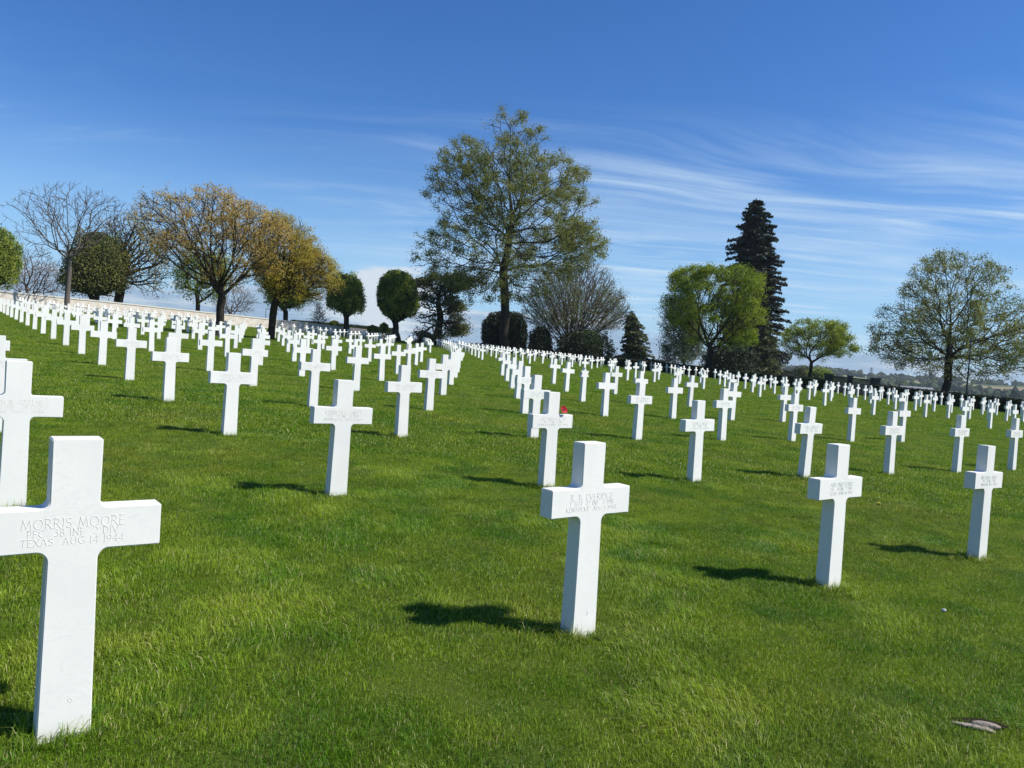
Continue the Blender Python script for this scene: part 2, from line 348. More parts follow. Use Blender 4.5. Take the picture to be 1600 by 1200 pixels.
# Roman lettering drawn as raised strokes on a 6-unit-high grid
def arc(cx_, cy_, rx, ry, a0, a1, n=8): return [(cx_ + rx * math.cos(R(a0 + (a1 - a0) * k / n)), cy_ + ry * math.sin(R(a0 + (a1 - a0) * k / n))) for k in range(n + 1)]
G = {
 'A': (4.6, [[(.2, 0), (2.3, 6), (4.4, 0)], [(1, 2.1), (3.6, 2.1)]]), 'B': (3.4, [[(.5, 0), (.5, 6)], [(.5, 6)] + arc(1.4, 4.6, 1.3, 1.4, 90, -90) + [(.5, 3.2)], [(1.4, 3.2)] + arc(1.5, 1.6, 1.6, 1.6, 90, -90) + [(.5, 0)]]),
 'C': (4.6, [arc(2.9, 3, 2.5, 3, 50, 310, 12)]), 'D': (4.6, [[(.5, 0), (.5, 6)], [(.5, 6), (1.6, 6)] + arc(1.6, 3, 2.6, 3, 90, -90, 10) + [(.5, 0)]]),
 'E': (3.2, [[(.5, 0), (.5, 6)], [(.5, 6), (2.9, 6)], [(.5, 3.2), (2.5, 3.2)], [(.5, 0), (3, 0)]]), 'F': (3.1, [[(.5, 0), (.5, 6)], [(.5, 6), (2.9, 6)], [(.5, 3.2), (2.4, 3.2)]]),
 'G': (4.9, [arc(2.9, 3, 2.5, 3, 50, 320, 12), [(4.6, .6), (4.6, 2.4), (3.6, 2.4)]]), 'H': (4.6, [[(.6, 0), (.6, 6)], [(4, 0), (4, 6)], [(.6, 3.2), (4, 3.2)]]),
 'I': (1.2, [[(.6, 0), (.6, 6)]]), 'J': (2.2, [[(1.5, 6), (1.5, .3), (.9, -.8), (.1, -.9)]]), 'K': (4.0, [[(.6, 0), (.6, 6)], [(3.6, 6), (.8, 2.9), (4, 0)]]),
 'L': (3.1, [[(.6, 6), (.6, 0), (3, 0)]]), 'M': (5.8, [[(.4, 0), (1.1, 6), (2.9, .8), (4.7, 6), (5.4, 0)]]), 'N': (4.9, [[(.6, 0), (.6, 6), (4.3, 0), (4.3, 6)]]),
 'O': (5.4, [arc(2.7, 3, 2.4, 3, 90, 450, 16)]), 'P': (3.3, [[(.5, 0), (.5, 6)], [(.5, 6)] + arc(1.5, 4.4, 1.5, 1.6, 90, -90) + [(.5, 2.8)]]),
 'R': (4.0, [[(.5, 0), (.5, 6)], [(.5, 6)] + arc(1.5, 4.5, 1.5, 1.5, 90, -90) + [(.5, 3)], [(1.6, 3), (3.9, 0)]]), 'S': (3.2, [arc(1.7, 4.5, 1.3, 1.4, 30, 220, 7) + arc(1.6, 1.6, 1.4, 1.6, 60, -150, 8)]),
 'T': (4.0, [[(2, 0), (2, 6)], [(.1, 6), (3.9, 6)]]), 'U': (4.6, [[(.6, 6), (.6, 2)] + arc(2.3, 2, 1.7, 2, 180, 360, 8) + [(4, 6)]]), 'V': (4.6, [[(.2, 6), (2.3, 0), (4.4, 6)]]),
 'W': (6.2, [[(.2, 6), (1.7, 0), (3.1, 5.6), (4.5, 0), (6, 6)]]), 'X': (4.2, [[(.3, 0), (3.9, 6)], [(.3, 6), (3.9, 0)]]), 'Y': (4.2, [[(.2, 6), (2.1, 3), (4, 6)], [(2.1, 3), (2.1, 0)]]),
 'Z': (4.0, [[(.4, 6), (3.7, 6), (.3, 0), (3.8, 0)]]), '.': (1.2, [[(.4, 0), (.4, .5)]]),
 '0': (4.0, [arc(2, 3, 1.6, 3, 90, 450, 14)]), '1': (1.6, [[(.8, 0), (.8, 6)]]), '2': (3.6, [arc(1.7, 4.4, 1.4, 1.6, 160, -30, 7) + [(.3, 0), (3.3, 0)]]),
 '3': (3.3, [[(.5, 6), (2.8, 6), (1.4, 3.6)] + arc(1.3, 1.8, 1.6, 1.8, 80, -130, 7)]), '4': (3.8, [[(2.8, 0), (2.8, 6), (.2, 1.8), (3.6, 1.8)]]),
 '5': (3.3, [[(2.8, 6), (.9, 6), (.7, 3.5)] + arc(1.3, 1.8, 1.7, 1.8, 100, -130, 7)]), '6': (3.6, [[(2.9, 6)] + arc(2.4, 2, 2, 3.6, 110, 180, 4) + arc(1.9, 1.8, 1.5, 1.8, 180, 540, 12)]),
 '8': (3.5, [arc(1.75, 4.5, 1.2, 1.5, 270, 630, 12), arc(1.75, 1.5, 1.5, 1.5, 90, 450, 12)]), '9': (3.6, [[(.8, 0)] + arc(1.3, 4, 1.9, 3.6, -60, 0, 4) + arc(1.7, 4.2, 1.5, 1.8, 0, 360, 12)]),
 '7': (3.4, [[(.3, 6), (3.2, 6), (1.2, 0)]])}
def text_strokes(s, h, cx_, z, width=None, align='c'):
    u = h / 6.0; x = 0; out = []
    for ch in s:
        if ch == ' ': x += 3.0; continue
        wd, st = G[ch]
        for pl in st:
            out.append([(x + a_, b_) for a_, b_ in pl])
            for e, nb in ((pl[0], pl[1]), (pl[-1], pl[-2])):
                if (abs(e[1]) < .01 or abs(e[1] - 6) < .01) and abs(e[1] - nb[1]) > 1.2 * abs(e[0] - nb[0]) and len(pl) < 7 and ch not in '.':
                    sw = .22 if ch in 'FPI1T' else .38; out.append([(x + e[0] - sw, e[1]), (x + e[0] + sw, e[1])])
        x += wd + .9
    x -= .9; k = (width / (x * u)) if width else 1.0
    off = cx_ - x * u * k / 2 if align == 'c' else cx_ - x * u * k
    return [[(off + a_ * u * k, z + b_ * u) for a_, b_ in pl] for pl in out]
def inscription(parent, lines, num=None):
    """lines: (text, cap height, centre x, baseline z, width)"""
    mb = MB()
    def ribbons(strokes, wd):
        for pl in strokes:
            for (x0, za), (x1, zb) in zip(pl[:-1], pl[1:]):
                d = Vector((x1 - x0, zb - za)); L = d.length
                if L < 1e-6: continue
                d /= L; nx, nz = -d.y * wd / 2, d.x * wd / 2; e = wd * .3
                x0_, z0_, x1_, z1_ = x0 - d.x * e, za - d.y * e, x1 + d.x * e, zb + d.y * e
                y = lambda zz: -(.049 - .006 * zz)
                mb.add([(x0_ + nx, y(z0_) + .0004, z0_ + nz), (x0_ - nx, y(z0_) + .0004, z0_ - nz), (x1_ - nx, y(z1_) + .0004, z1_ - nz), (x1_ + nx, y(z1_) + .0004, z1_ + nz),
                        (x0_, y(z0_) - .0011, z0_), (x1_, y(z1_) - .0011, z1_)], [(0, 4, 5, 3), (4, 1, 2, 5), (0, 1, 4), (2, 3, 5)])
    for (s, h, c0, z, wdt, al) in lines: ribbons(text_strokes(s, h, c0, z, wdt, al), h * .105)
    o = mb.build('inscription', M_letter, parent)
    if num:
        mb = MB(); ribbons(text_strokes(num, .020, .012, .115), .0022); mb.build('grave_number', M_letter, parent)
    return o
TEXT = {(-1, 0): ([('MORRIS MOORE', .032, 0, .706, .30, 'c'), ('PFC  38 INF  2 DIV', .0225, 0, .6795, .265, 'c'), ('TEXAS  AUG 14 1944', .0225, 0, .651, .30, 'c')], '9'),
        (-1, 1): ([('ON R. GREENE', .031, .150, .708, .275, 'r'), ('112 INF  28 DIV', .0215, .135, .682, .26, 'r'), ('IANA  AUG 1 1944', .0215, .150, .654, .29, 'r')], None),
        (0, 0): ([('R. B. EVERIDGE', .031, .0, .708, .29, 'c'), ('T SGT  12 INF  4 DIV', .0215, 0, .682, .30, 'c'), ('KENTUCKY  AUG 5 1944', .0215, 0, .654, .34, 'c')], '8'),
        (1, 0): ([('ANTONIO LUNA', .031, .0, .708, .27, 'c'), ('PFC  38 INF  2 DIV', .0215, 0, .682, .26, 'c'), ('TEXAS  JUNE 16 1944', .0215, 0, .654, .28, 'c')], None),
        (0, 1): ([('KENNETH K. TWEET', .031, .0, .708, .33, 'c'), ('PFC  115 INF  29 DIV', .0215, 0, .682, .27, 'c'), ('MINNESOTA  JULY 8 1944', .0215, 0, .654, .35, 'c')], None),
        (2, 0): ([('WILLIAM R. BAILEY', .031, .0, .708, .31, 'c'), ('PFC  38 INF  2 DIV', .0215, 0, .682, .24, 'c'), ('MISSOURI  AUG 2 1944', .0215, 0, .654, .30, 'c')], None),
        (1, 1): ([('ART HAROLD K. OR', .031, .0, .708, .33, 'c'), ('PVT  8 INF  4 DIV', .0215, 0, .682, .24, 'c'), ('PENNSYLVANIA  JUL 1944', .0215, 0, .654, .40, 'c')], None),
        (0, 2): ([('JOSEPH E. LIBRICK', .031, .0, .708, .34, 'c'), ('PFC  38 INF  2 DIV', .0215, 0, .682, .26, 'c'), ('CALIFORNIA  AUG 4 1944', .0215, 0, .654, .36, 'c')], None)}
GEN = [[('JOHN A. BRADY', .031, .0, .708, .28, 'c'), ('PFC  38 INF  2 DIV', .0215, 0, .682, .25, 'c'), ('TEXAS  AUG 8 1944', .0215, 0, .654, .30, 'c')],
       [('CARL E. HAMILTON', .031, .0, .708, .32, 'c'), ('PVT  8 INF  4 DIV', .0215, 0, .682, .24, 'c'), ('OHIO  JULY 7 1944', .0215, 0, .654, .29, 'c')]]
IMAX, JMAX = 27, 23
slots = []
for j in range(0, JMAX + 1):
    for i in range(-1, IMAX + 1):
        X, Y = map(float, lat(i, j)); Z = gz(X, Y); x, y = project(X, Y, Z); yt = project(X, Y, Z + 1)[1]
        if 8 <= i <= 11 or (i >= 12 and j in (10, 11)): continue      # mown aisles between the plots
        if Y > 1 and -60 < x < 1670 and not (x > 1600 + (Z * 0 + 500 / Y)) : slots.append((Y, i, j, X, Y, Z, x, y))
slots.sort()
ORD = 'first second third fourth fifth sixth seventh eighth ninth tenth eleventh twelfth thirteenth fourteenth fifteenth sixteenth seventeenth eighteenth nineteenth twentieth'.split()
ROWN = ['front', 'second', 'third', 'fourth', 'fifth', 'sixth', 'seventh', 'eighth']
SPEC = {(-1, 0): 'large white marble cross at lower left, cut off by the frame edge, nearest of all',
        (-1, 1): 'white marble cross half cut off at the left edge, behind the nearest cross',
        (-1, 2): 'white marble cross arm peeking in at the left edge, furthest back there',
        (0, 0): 'white marble cross standing alone in the front middle, casting a broad shadow left',
        (1, 0): 'white marble cross in the front row, between the middle one and the right one',
        (2, 0): 'rightmost white marble cross of the front row',
        (0, 1): 'white marble cross left of centre with crack line low on its shaft',
        (1, 1): 'white marble cross with a red poppy resting on its right arm'}
GRP = 'white marble grave crosses set out in curving rows'
def yaw_at(i, j):
    a1 = lat(i + .5, j); a0 = lat(i - .5, j); return math.atan2(float(a1[1] - a0[1]), float(a1[0] - a0[0]))
rank = {}
for j in range(JMAX + 1):
    for k, s_ in enumerate(sorted([s for s in slots if s[2] == j and s[6] > 8], key=lambda s: s[1])): rank[(s_[1], j)] = k
def zone(x, Y):
    if x < 215: z = 'far left, before the pale wall and round dark tree'
    elif x < 470: z = 'around the two brown-leaved trees, left'
    elif x < 650: z = 'before the round clipped green trees, left of centre'
    elif x < 790: z = 'left of the tallest tree trunk, centre'
    elif x < 1000: z = 'before the bare fan-shaped tree, right of the tallest trunk'
    elif x < 1230: z = 'before the bright green tree and dark fir'
    elif x < 1400: z = 'before the black iron gate, right'
    else: z = 'before the hedge under the big right-hand tree'
    return z
jr = random.Random(11); SMALL = None; BASES = []
inst_me = None
for n, (_, i, j, X, Y, Z, x, y) in enumerate(slots[:300]):
    star = (i, j) == (5, 4)
    if star: continue
    near = Y < 17
    o = bpy.data.objects.new('grave_cross', ME_near if near else ME_far); col.objects.link(o)
    o.location = (X, Y, Z); tilt = .004 if Y < 6 else .009
    o.rotation_euler = (jr.gauss(0, tilt), jr.gauss(0, tilt), yaw_at(i, j) + jr.gauss(0, .006))
    if (i, j) in SPEC: lab = SPEC[(i, j)]
    elif j < 8 and Y < 45 and rank.get((i, j), 99) < 20: lab = 'white marble cross, %s from the left in the %s diagonal row' % (ORD[rank[(i, j)]], ROWN[j])
    elif Y < 40: lab = 'middle-distance white cross ' + zone(x, Y)
    else: lab = 'small distant white cross ' + zone(x, Y)
    tag(o, lab, 'grave cross', GRP)
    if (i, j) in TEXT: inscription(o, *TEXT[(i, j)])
    elif Y < 17:
        q = (i + 2 * j) % 2
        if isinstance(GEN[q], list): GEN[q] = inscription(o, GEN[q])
        else:
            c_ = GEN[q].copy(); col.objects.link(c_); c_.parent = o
    BASES.append((X, Y, Z, o.rotation_euler.z))
# the rest of the field, too many and too small to be individuals
vs = np.array([v.co[:] for v in ME_far.vertices]); fl = [tuple(p.vertices) for p in ME_far.polygons]
V, L, Cn = [], [], []
for (_, i, j, X, Y, Z, x, y) in slots[300:]:
    ya = yaw_at(i, j); c_, s_ = math.cos(ya), math.sin(ya); b0 = len(V) * len(vs)
    V.append(np.stack([vs[:, 0] * c_ - vs[:, 1] * s_ + X, vs[:, 0] * s_ + vs[:, 1] * c_ + Y, vs[:, 2] + Z], 1))
    for f in fl: L += [q + b0 for q in f]; Cn.append(len(f))
if V:
    fo = npmesh('distant_grave_crosses', np.concatenate(V), Cn, L, M_marble)
    tag(fo, 'furthest rows of tiny white crosses along the wall and the hedge', 'grave crosses', kind='stuff')
# six-pointed star headstone
X, Y = map(float, lat(5, 4)); Z = gz(X, Y)
so = empty('star_headstone', (X, Y, Z)); so.rotation_euler.z = yaw_at(5, 4)
tag(so, 'white marble headstone topped by a six-pointed star, among the crosses', 'headstone')
bm = bmesh.new(); pts_s = []
for k in range(12):
    r_ = .172 if k % 2 == 0 else .0993; a_ = R(90 + 30 * k); pts_s.append((r_ * math.cos(a_), .79 + r_ * math.sin(a_)))
vf = [bm.verts.new((x_, -.045, z_)) for x_, z_ in pts_s]; vb = [bm.verts.new((x_, .045, z_)) for x_, z_ in pts_s]
bm.faces.new(vf); bm.faces.new(vb[::-1])
for k in range(12): bm.faces.new((vf[k], vb[k], vb[(k + 1) % 12], vf[(k + 1) % 12]))
bmesh.ops.recalc_face_normals(bm, faces=bm.faces); bmesh.ops.triangulate(bm, faces=[f for f in bm.faces if len(f.verts) > 4])
me = bpy.data.meshes.new('star'); bm.to_mesh(me); bm.free(); me.materials.append(M_marble); o = bpy.data.objects.new('star', me); col.objects.link(o); o.parent = so
mb = MB(); mb.add([(sx_ * (.075 if t_ else .082), sy_ * (.044 if t_ else .049), t_) for t_ in (-.1, .765) for sx_, sy_ in ((-1, -1), (1, -1), (1, 1), (-1, 1))] if 0 else
                  [(sx_ * w_, sy_ * .0465, z_) for z_, w_ in ((-.1, .082), (.702, .066)) for sx_, sy_ in ((-1, -1), (1, -1), (1, 1), (-1, 1))],
                  [(3, 2, 1, 0), (4, 5, 6, 7)] + [(k, (k + 1) % 4, 4 + (k + 1) % 4, 4 + k) for k in range(4)]); mb.build('shaft', M_marble, so)
BASES.append((X, Y, Z, 0))

# longer grass at the foot of the crosses
ftx = []
for (X, Y, Z, ya) in BASES:
    if Y < 13:
        for k in range(16):
            a_ = 2 * math.pi * k / 16 + jr.random() * .3; d_ = jr.uniform(.0, .035); hx, hy = .105 + d_, .075 + d_
            lx, ly = hx * math.cos(a_), hy * math.sin(a_); ftx.append((X + lx * math.cos(ya) - ly * math.sin(ya), Y + lx * math.sin(ya) + ly * math.cos(ya)))
        for k in range(9):
            lx, ly = jr.uniform(-.34, .34), jr.gauss(0, .10); ftx.append((X + lx * math.cos(ya) - ly * math.sin(ya), Y + lx * math.sin(ya) + ly * math.cos(ya)))
ftx = np.array(ftx)
fin = np.array([min(abs((x_ - X) * math.cos(ya) + (y_ - Y) * math.sin(ya)) / .20 + abs(-(x_ - X) * math.sin(ya) + (y_ - Y) * math.cos(ya)) / .16 for (X, Y, Z, ya) in BASES if Y < 13) for x_, y_ in ftx])
pts.append(ftx); var.append(11 + rng.integers(0, 2, len(ftx))); scl.append(rng.uniform(.7, 1.15, len(ftx)))
def foot_tuft(name): to_tcol(tuft(name, 60, .035, .045, .095, .0028, .03))
foot_tuft('e_tuft_0'); foot_tuft('e_tuft_1')
PP = np.concatenate(pts); VV = np.concatenate(var); SS = np.concatenate(scl)
# main tufts must not grow inside stone: harmless (hidden within it)
me = bpy.data.meshes.new('lawn_grass'); me.vertices.add(len(PP)); co = np.stack([PP[:, 0], PP[:, 1], ground(PP[:, 0], PP[:, 1])], 1).astype(np.float32); me.vertices.foreach_set('co', co.ravel())
for nm, ty, dat in (('variant', 'INT', VV.astype(np.int32)), ('scl', 'FLOAT', SS.astype(np.float32)), ('rot', 'FLOAT', (rng.normal(0, .9, len(PP))).astype(np.float32))):
    at_ = me.attributes.new(nm, ty, 'POINT'); at_.data.foreach_set('value', dat)
me.materials.append(M_grass)
lawn = bpy.data.objects.new('lawn_grass', me); col.objects.link(lawn)
tag(lawn, 'mown green lawn between the rows of crosses', 'grass', kind='stuff')
ng = bpy.data.node_groups.new('place_tufts', 'GeometryNodeTree'); ng.interface.new_socket('Geometry', in_out='INPUT', socket_type='NodeSocketGeometry'); ng.interface.new_socket('Geometry', in_out='OUTPUT', socket_type='NodeSocketGeometry')
gi = ng.nodes.new('NodeGroupInput'); go = ng.nodes.new('NodeGroupOutput'); ip = ng.nodes.new('GeometryNodeInstanceOnPoints'); ci_ = ng.nodes.new('GeometryNodeCollectionInfo')
ci_.inputs['Collection'].default_value = tcol; ci_.inputs['Separate Children'].default_value = True; ci_.inputs['Reset Children'].default_value = True
def named(nm, ty):
    n_ = ng.nodes.new('GeometryNodeInputNamedAttribute'); n_.data_type = ty; n_.inputs['Name'].default_value = nm; return n_.outputs['Attribute']
ng.links.new(gi.outputs[0], ip.inputs['Points']); ng.links.new(ci_.outputs[0], ip.inputs['Instance']); ip.inputs['Pick Instance'].default_value = True
ng.links.new(named('variant', 'INT'), ip.inputs['Instance Index']); cb = ng.nodes.new('ShaderNodeCombineXYZ'); ng.links.new(named('rot', 'FLOAT'), cb.inputs[2])
ng.links.new(cb.outputs[0], ip.inputs['Rotation']); ng.links.new(named('scl', 'FLOAT'), ip.inputs['Scale']); ng.links.new(ip.outputs[0], go.inputs[0])
md = lawn.modifiers.new('tufts', 'NODES'); md.node_group = ng

# ------------------------------------------------------------------ small things on the lawn
M_red = simple('poppy_red', (.42, .012, .03), .6, .3, .3, 60); M_black = simple('poppy_centre', (.02, .02, .02), .7); M_green = simple('stem_green', (.07, .13, .03), .6)
X, Y = map(float, lat(1, 1)); ya = yaw_at(1, 1); Mx = Matrix.Translation((X, Y, gz(X, Y))) @ Matrix.Rotation(ya, 4, 'Z')
pop = empty('poppy', Mx @ Vector((.128, -.035, .812))); pop.rotation_euler = (R(62), 0, ya); tag(pop, 'red poppy tucked on the right arm of a white cross', 'flower')
mb = MB()
for k in range(5):
    a0 = 2 * math.pi * k / 5; V = [(0, 0, 0)]; nseg = 6
    for q in range(nseg + 1):
        a_ = a0 + (q / nseg - .5) * 1.7; rr = .042 * (1 - .25 * abs(q / nseg - .5)); V.append((rr * .55 * math.cos(a_), rr * .55 * math.sin(a_), .008 + .002 * k))
    for q in range(nseg + 1):
        a_ = a0 + (q / nseg - .5) * 1.7; rr = .044 * (1 - .3 * abs(q / nseg - .5)); V.append((rr * math.cos(a_), rr * math.sin(a_), .024 + .005 * math.sin(q * 2.3 + k)))
    mb.add(V, [(0, q + 1, q + 2) for q in range(nseg)] + [(q + 1, q + 8, q + 9, q + 2) for q in range(nseg)])
mb.build('petals', M_red, pop, True); mb = MB(); mb.tube((0, 0, .004), (0, 0, .016), .011, .008, 10); mb.build('flower_centre', M_black, pop)
mb = MB(); mb.tube((0, 0, 0), (.035, .012, -.006), .002); mb.tube((.035, .012, -.006), (.075, .03, .002), .002, .001); mb.build('stem', M_green, pop)

M_yel = simple('dandelion_yellow', (.62, .52, .02), .7)
for (px, py, D, h, lab) in ((704, 661, 13.3, .05, 'yellow dandelion on the lawn, left of a pair'), (715, 664, 13.0, .04, 'yellow dandelion on the lawn, right of a pair'),
                            (1372, 791, 9.05, .03, 'single yellow-green dandelion in the grass behind the front row, right'), (222, 558, 20.5, .06, 'yellow dandelion between far crosses on the left')):
    p_ = at(px, py, D); dn = empty('dandelion', (p_.x, p_.y, gz(p_.x, p_.y))); tag(dn, lab, 'flower', 'dandelions in the lawn')
    mb = MB(); mb.tube((0, 0, 0), (.006, 0, h), .002, .0015); mb.build('stem', M_green, dn)
    mb = MB()
    for k in range(16):
        for lay, rr, zz in ((0, .024, .004), (1, .016, .011)):
            a_ = 2 * math.pi * (k + lay * .5) / 16; mb.add([(.006, 0, h), (.006 + rr * math.cos(a_ - .17), rr * math.sin(a_ - .17), h + zz), (.006 + rr * math.cos(a_ + .17), rr * math.sin(a_ + .17), h + zz)], [(0, 1, 2)])
    mb.build('flower_head', M_yel, dn); mb = MB()
    for k in range(7):
        a_ = 2 * math.pi * k / 7 + .3; L_ = .075; mb.add([(0, 0, .004), (L_ * .5 * math.cos(a_ - .2), L_ * .5 * math.sin(a_ - .2), .03), (L_ * math.cos(a_), L_ * math.sin(a_), .02), (L_ * .5 * math.cos(a_ + .2), L_ * .5 * math.sin(a_ + .2), .03)], [(0, 1, 2, 3)])
    mb.build('leaves', M_green, dn)
# pale stone half sunk in the turf, bottom right, with a torn soil lip behind
def blob(name, m_, dims, seed, parent=None, sub=3, amp=.25, loc=(0, 0, 0), rz=0):
    bm = bmesh.new(); bmesh.ops.create_icosphere(bm, subdivisions=sub, radius=1); rr = random.Random(seed); ph = [(rr.uniform(1, 4), rr.uniform(1, 4), rr.uniform(1, 4), rr.uniform(0, 6)) for _ in range(6)]
    for v in bm.verts:
        d_ = 1 + amp * sum(math.sin(a_ * v.co.x + b_ * v.co.y + c_ * v.co.z + e_) for a_, b_, c_, e_ in ph) / 6
        v.co = Vector((v.co.x * dims[0] * d_, v.co.y * dims[1] * d_, v.co.z * dims[2] * d_))
    me = bpy.data.meshes.new(name); bm.to_mesh(me); bm.free(); me.materials.append(m_); me.polygons.foreach_set('use_smooth', [True] * len(me.polygons))
    o = bpy.data.objects.new(name, me); col.objects.link(o); o.location = loc; o.rotation_euler.z = rz
    if parent: o.parent = parent
    return o
pg = gz(PLQ.x, PLQ.y); pl = empty('sunken_stone', (PLQ.x, PLQ.y, pg)); tag(pl, 'pale flat stone half buried in the turf at bottom right', 'stone')
blob('stone', simple('pale_stone', (.27, .23, .19), .9, .1, .35, 30, .8, .015), (.080, .024, .020), 3, pl, 4, .75, (0, -.012, .006), R(-14))
blob('soil_lip', simple('dark_soil', (.022, .018, .012), 1, .05, .5, 60, .8, .01), (.105, .036, .012), 8, pl, 4, .8, (.022, .028, .006), R(-12))
p_ = at(1474, 962, 4.98); lf = blob('pale_pebble', simple('pebble', (.40, .41, .36), .8, .2, .3, 40), (.018, .012, .012), 5, None, 2, .4, (p_.x, p_.y, gz(p_.x, p_.y) + .03)); tag(lf, 'small pale pebble in the grass, lower right', 'pebble')

# ------------------------------------------------------------------ stone wall at the back left
def wallmat():
    m, t, out = mat('cream_stone_wall'); g = t.new('ShaderNodeNewGeometry').outputs['Position']
    br = t.new('ShaderNodeTexBrick'); sp = t.new('ShaderNodeSeparateXYZ'); t.l.new(g, sp.inputs[0]); cb_ = t.new('ShaderNodeCombineXYZ')
    t.l.new(t.math('ADD', sp.outputs[0], sp.outputs[1]), cb_.inputs[0]); t.l.new(sp.outputs[2], cb_.inputs[1]); t.l.new(cb_.outputs[0], br.inputs['Vector'])
    br.inputs['Color1'].default_value = (.66, .57, .47, 1); br.inputs['Color2'].default_value = (.58, .46, .37, 1); br.inputs['Mortar'].default_value = (.36, .33, .29, 1)
    br.inputs['Scale'].default_value = 1.0; br.inputs['Brick Width'].default_value = .75; br.inputs['Row Height'].default_value = .27; br.inputs['Mortar Size'].default_value = .012
    n = t.noise(g, 1.4, 5); c = t.mix(t.mapr(n, .35, .7), br.outputs['Color'], (.66, .62, .56)); principled(t, out, c, .85, .2, n, .3, .02); return m
M_wall = wallmat(); M_cope = simple('pale_coping_stone', (.62, .585, .53), .8, .2, .12, 2); M_grey = simple('grey_stone', (.17, .17, .175), .85, .2, .2, 2)  # last one is plain grey stone, used on the pylon too
def wall_run(name, label, i0, i1, topf, thick=.45, mat_=None, jline=24.0, n=40, cope=True):
    root = empty(name, (0, 0, 0)); tag(root, label, 'wall'); ii = np.linspace(i0, i1, n); X, Y = lat(ii, np.full(n, jline)); dX, dY = np.gradient(X), np.gradient(Y); L_ = np.hypot(dX, dY); nx, ny = -dY / L_, dX / L_
    def strip(nm, off0, off1, za, zb, m_):
        mb = MB(); Vs = []
        for k in range(n):
            for o_, zz in ((off0, za[k]), (off1, za[k]), (off1, zb[k]), (off0, zb[k])): Vs.append((X[k] + nx[k] * o_, Y[k] + ny[k] * o_, zz))
        Fs = [(4 * k + q, 4 * k + 4 + q, 4 * k + 4 + (q + 1) % 4, 4 * k + (q + 1) % 4) for k in range(n - 1) for q in range(4)] + [(0, 1, 2, 3), (4 * n - 1, 4 * n - 2, 4 * n - 3, 4 * n - 4)]
        mb.add(Vs, Fs); return mb.build(nm, m_, root)
    top = np.array([topf(X[k], Y[k]) for k in range(n)]); gg = ground(X, Y) - .4
    strip('wall_face', 0, thick, gg, top - (.14 if cope else 0), mat_ or M_wall)
    if cope: strip('coping', -.05, thick + .05, top - .137, top, M_cope)
    return root
def topline(ctrl):
    xs = [c_[0] for c_ in ctrl]; ys = [c_[1] for c_ in ctrl]
    def f(x, y):
        px = project(x, y, 3.5)[0]; py = float(np.interp(px, xs, ys, left=ys[0] + (px - xs[0]) * (ys[1] - ys[0]) / (xs[1] - xs[0]) if px < xs[0] else None)); return at(px, py, y).z
    return f
def i_at(px, jl):
    best = min(np.linspace(-12, 30, 900), key=lambda q: abs(project(*[float(v) for v in lat(q, jl)], 3.5)[0] - px) if float(lat(q, jl)[1]) > 5 else 1e9); return float(best)
TL = topline([(0, 454), (200, 474), (400, 495.5), (546, 511.5), (578, 515), (616, 519)])
wall_run('stone_wall', 'long pale stone wall with coping behind the crosses on the left', i_at(-260, 24.0), i_at(546, 24.0), TL)
wall_run('stone_wall', 'short pale stone wall end piece beside the dark ball bush', i_at(578, 24.0), i_at(616, 24.0), TL, n=8)
wall_run('recessed_wall', 'short grey wall set back in the gap of the pale wall', i_at(540, 24.9), i_at(584, 24.9), lambda x, y: TL(x, y) + .0, .3, M_grey, 24.9, 6, False)

# ------------------------------------------------------------------ foliage helpers
def rand_quads(C, size, rg, flat=None, aspect=1.0):
    """one leaf-shaped quad per centre, random orientation"""
    n = len(C); a_ = rg.normal(size=(n, 3)); a_ /= np.linalg.norm(a_, axis=1)[:, None]; b_ = rg.normal(size=(n, 3))
    if flat is not None: a_[:, 2] *= flat; b_[:, 2] *= flat; a_ /= np.linalg.norm(a_, axis=1)[:, None]
    b_ -= (a_ * b_).sum(1)[:, None] * a_; b_ /= np.linalg.norm(b_, axis=1)[:, None] + 1e-9
    s_ = (size * rg.uniform(.6, 1.35, n))[:, None] / 2
    V = np.stack([C - a_ * s_, C + b_ * s_ * .55 * aspect, C + a_ * s_, C - b_ * s_ * .55 * aspect], 1).reshape(-1, 3)
    return V, np.arange(4 * n)
def poly_span(poly, z):
    xs = []
    for (x0, z0), (x1, z1) in zip(poly, poly[1:] + poly[:1]):
        if (z0 <= z < z1) or (z1 <= z < z0): xs.append(x0 + (z - z0) / (z1 - z0) * (x1 - x0))
    return (min(xs), max(xs)) if len(xs) >= 2 else None
def volume_pts(poly, N, rg, shell=0.0, depthk=.9, voids=0, y0=0.0):
    zs = [p[1] for p in poly]; z0, z1 = min(zs), max(zs); width = max(p[0] for p in poly) - min(p[0] for p in poly); out = []
    vc = None
    sp_cache = [poly_span(poly, z) for z in np.linspace(z0 + 1e-4, z1 - 1e-4, 160)]; ws = np.array([(s_[1] - s_[0]) ** 2 if s_ else 0 for s_ in sp_cache]); cdf = np.cumsum(ws) / ws.sum()
    while len(out) < N:
        u = rg.random(); k = int(np.searchsorted(cdf, u)); s_ = sp_cache[min(k, 159)]
        if not s_: continue
        z = z0 + (k + rg.random()) / 160 * (z1 - z0); c_ = (s_[0] + s_[1]) / 2; w_ = (s_[1] - s_[0]) / 2
        a_ = rg.uniform(0, 2 * np.pi); r_ = math.sqrt(rg.uniform(shell * shell, 1)); out.append((c_ + w_ * r_ * math.cos(a_), y0 + min(w_, width * .5) * depthk * r_ * math.sin(a_), z))
    P = np.array(out)
    if voids:
        vc = P[rg.integers(0, len(P), voids)]; vr = rg.uniform(.06, .12, voids) * width
        keep = np.all(np.linalg.norm(P[:, None] - vc[None], axis=2) > vr[None], axis=1); P = P[keep]
    return P
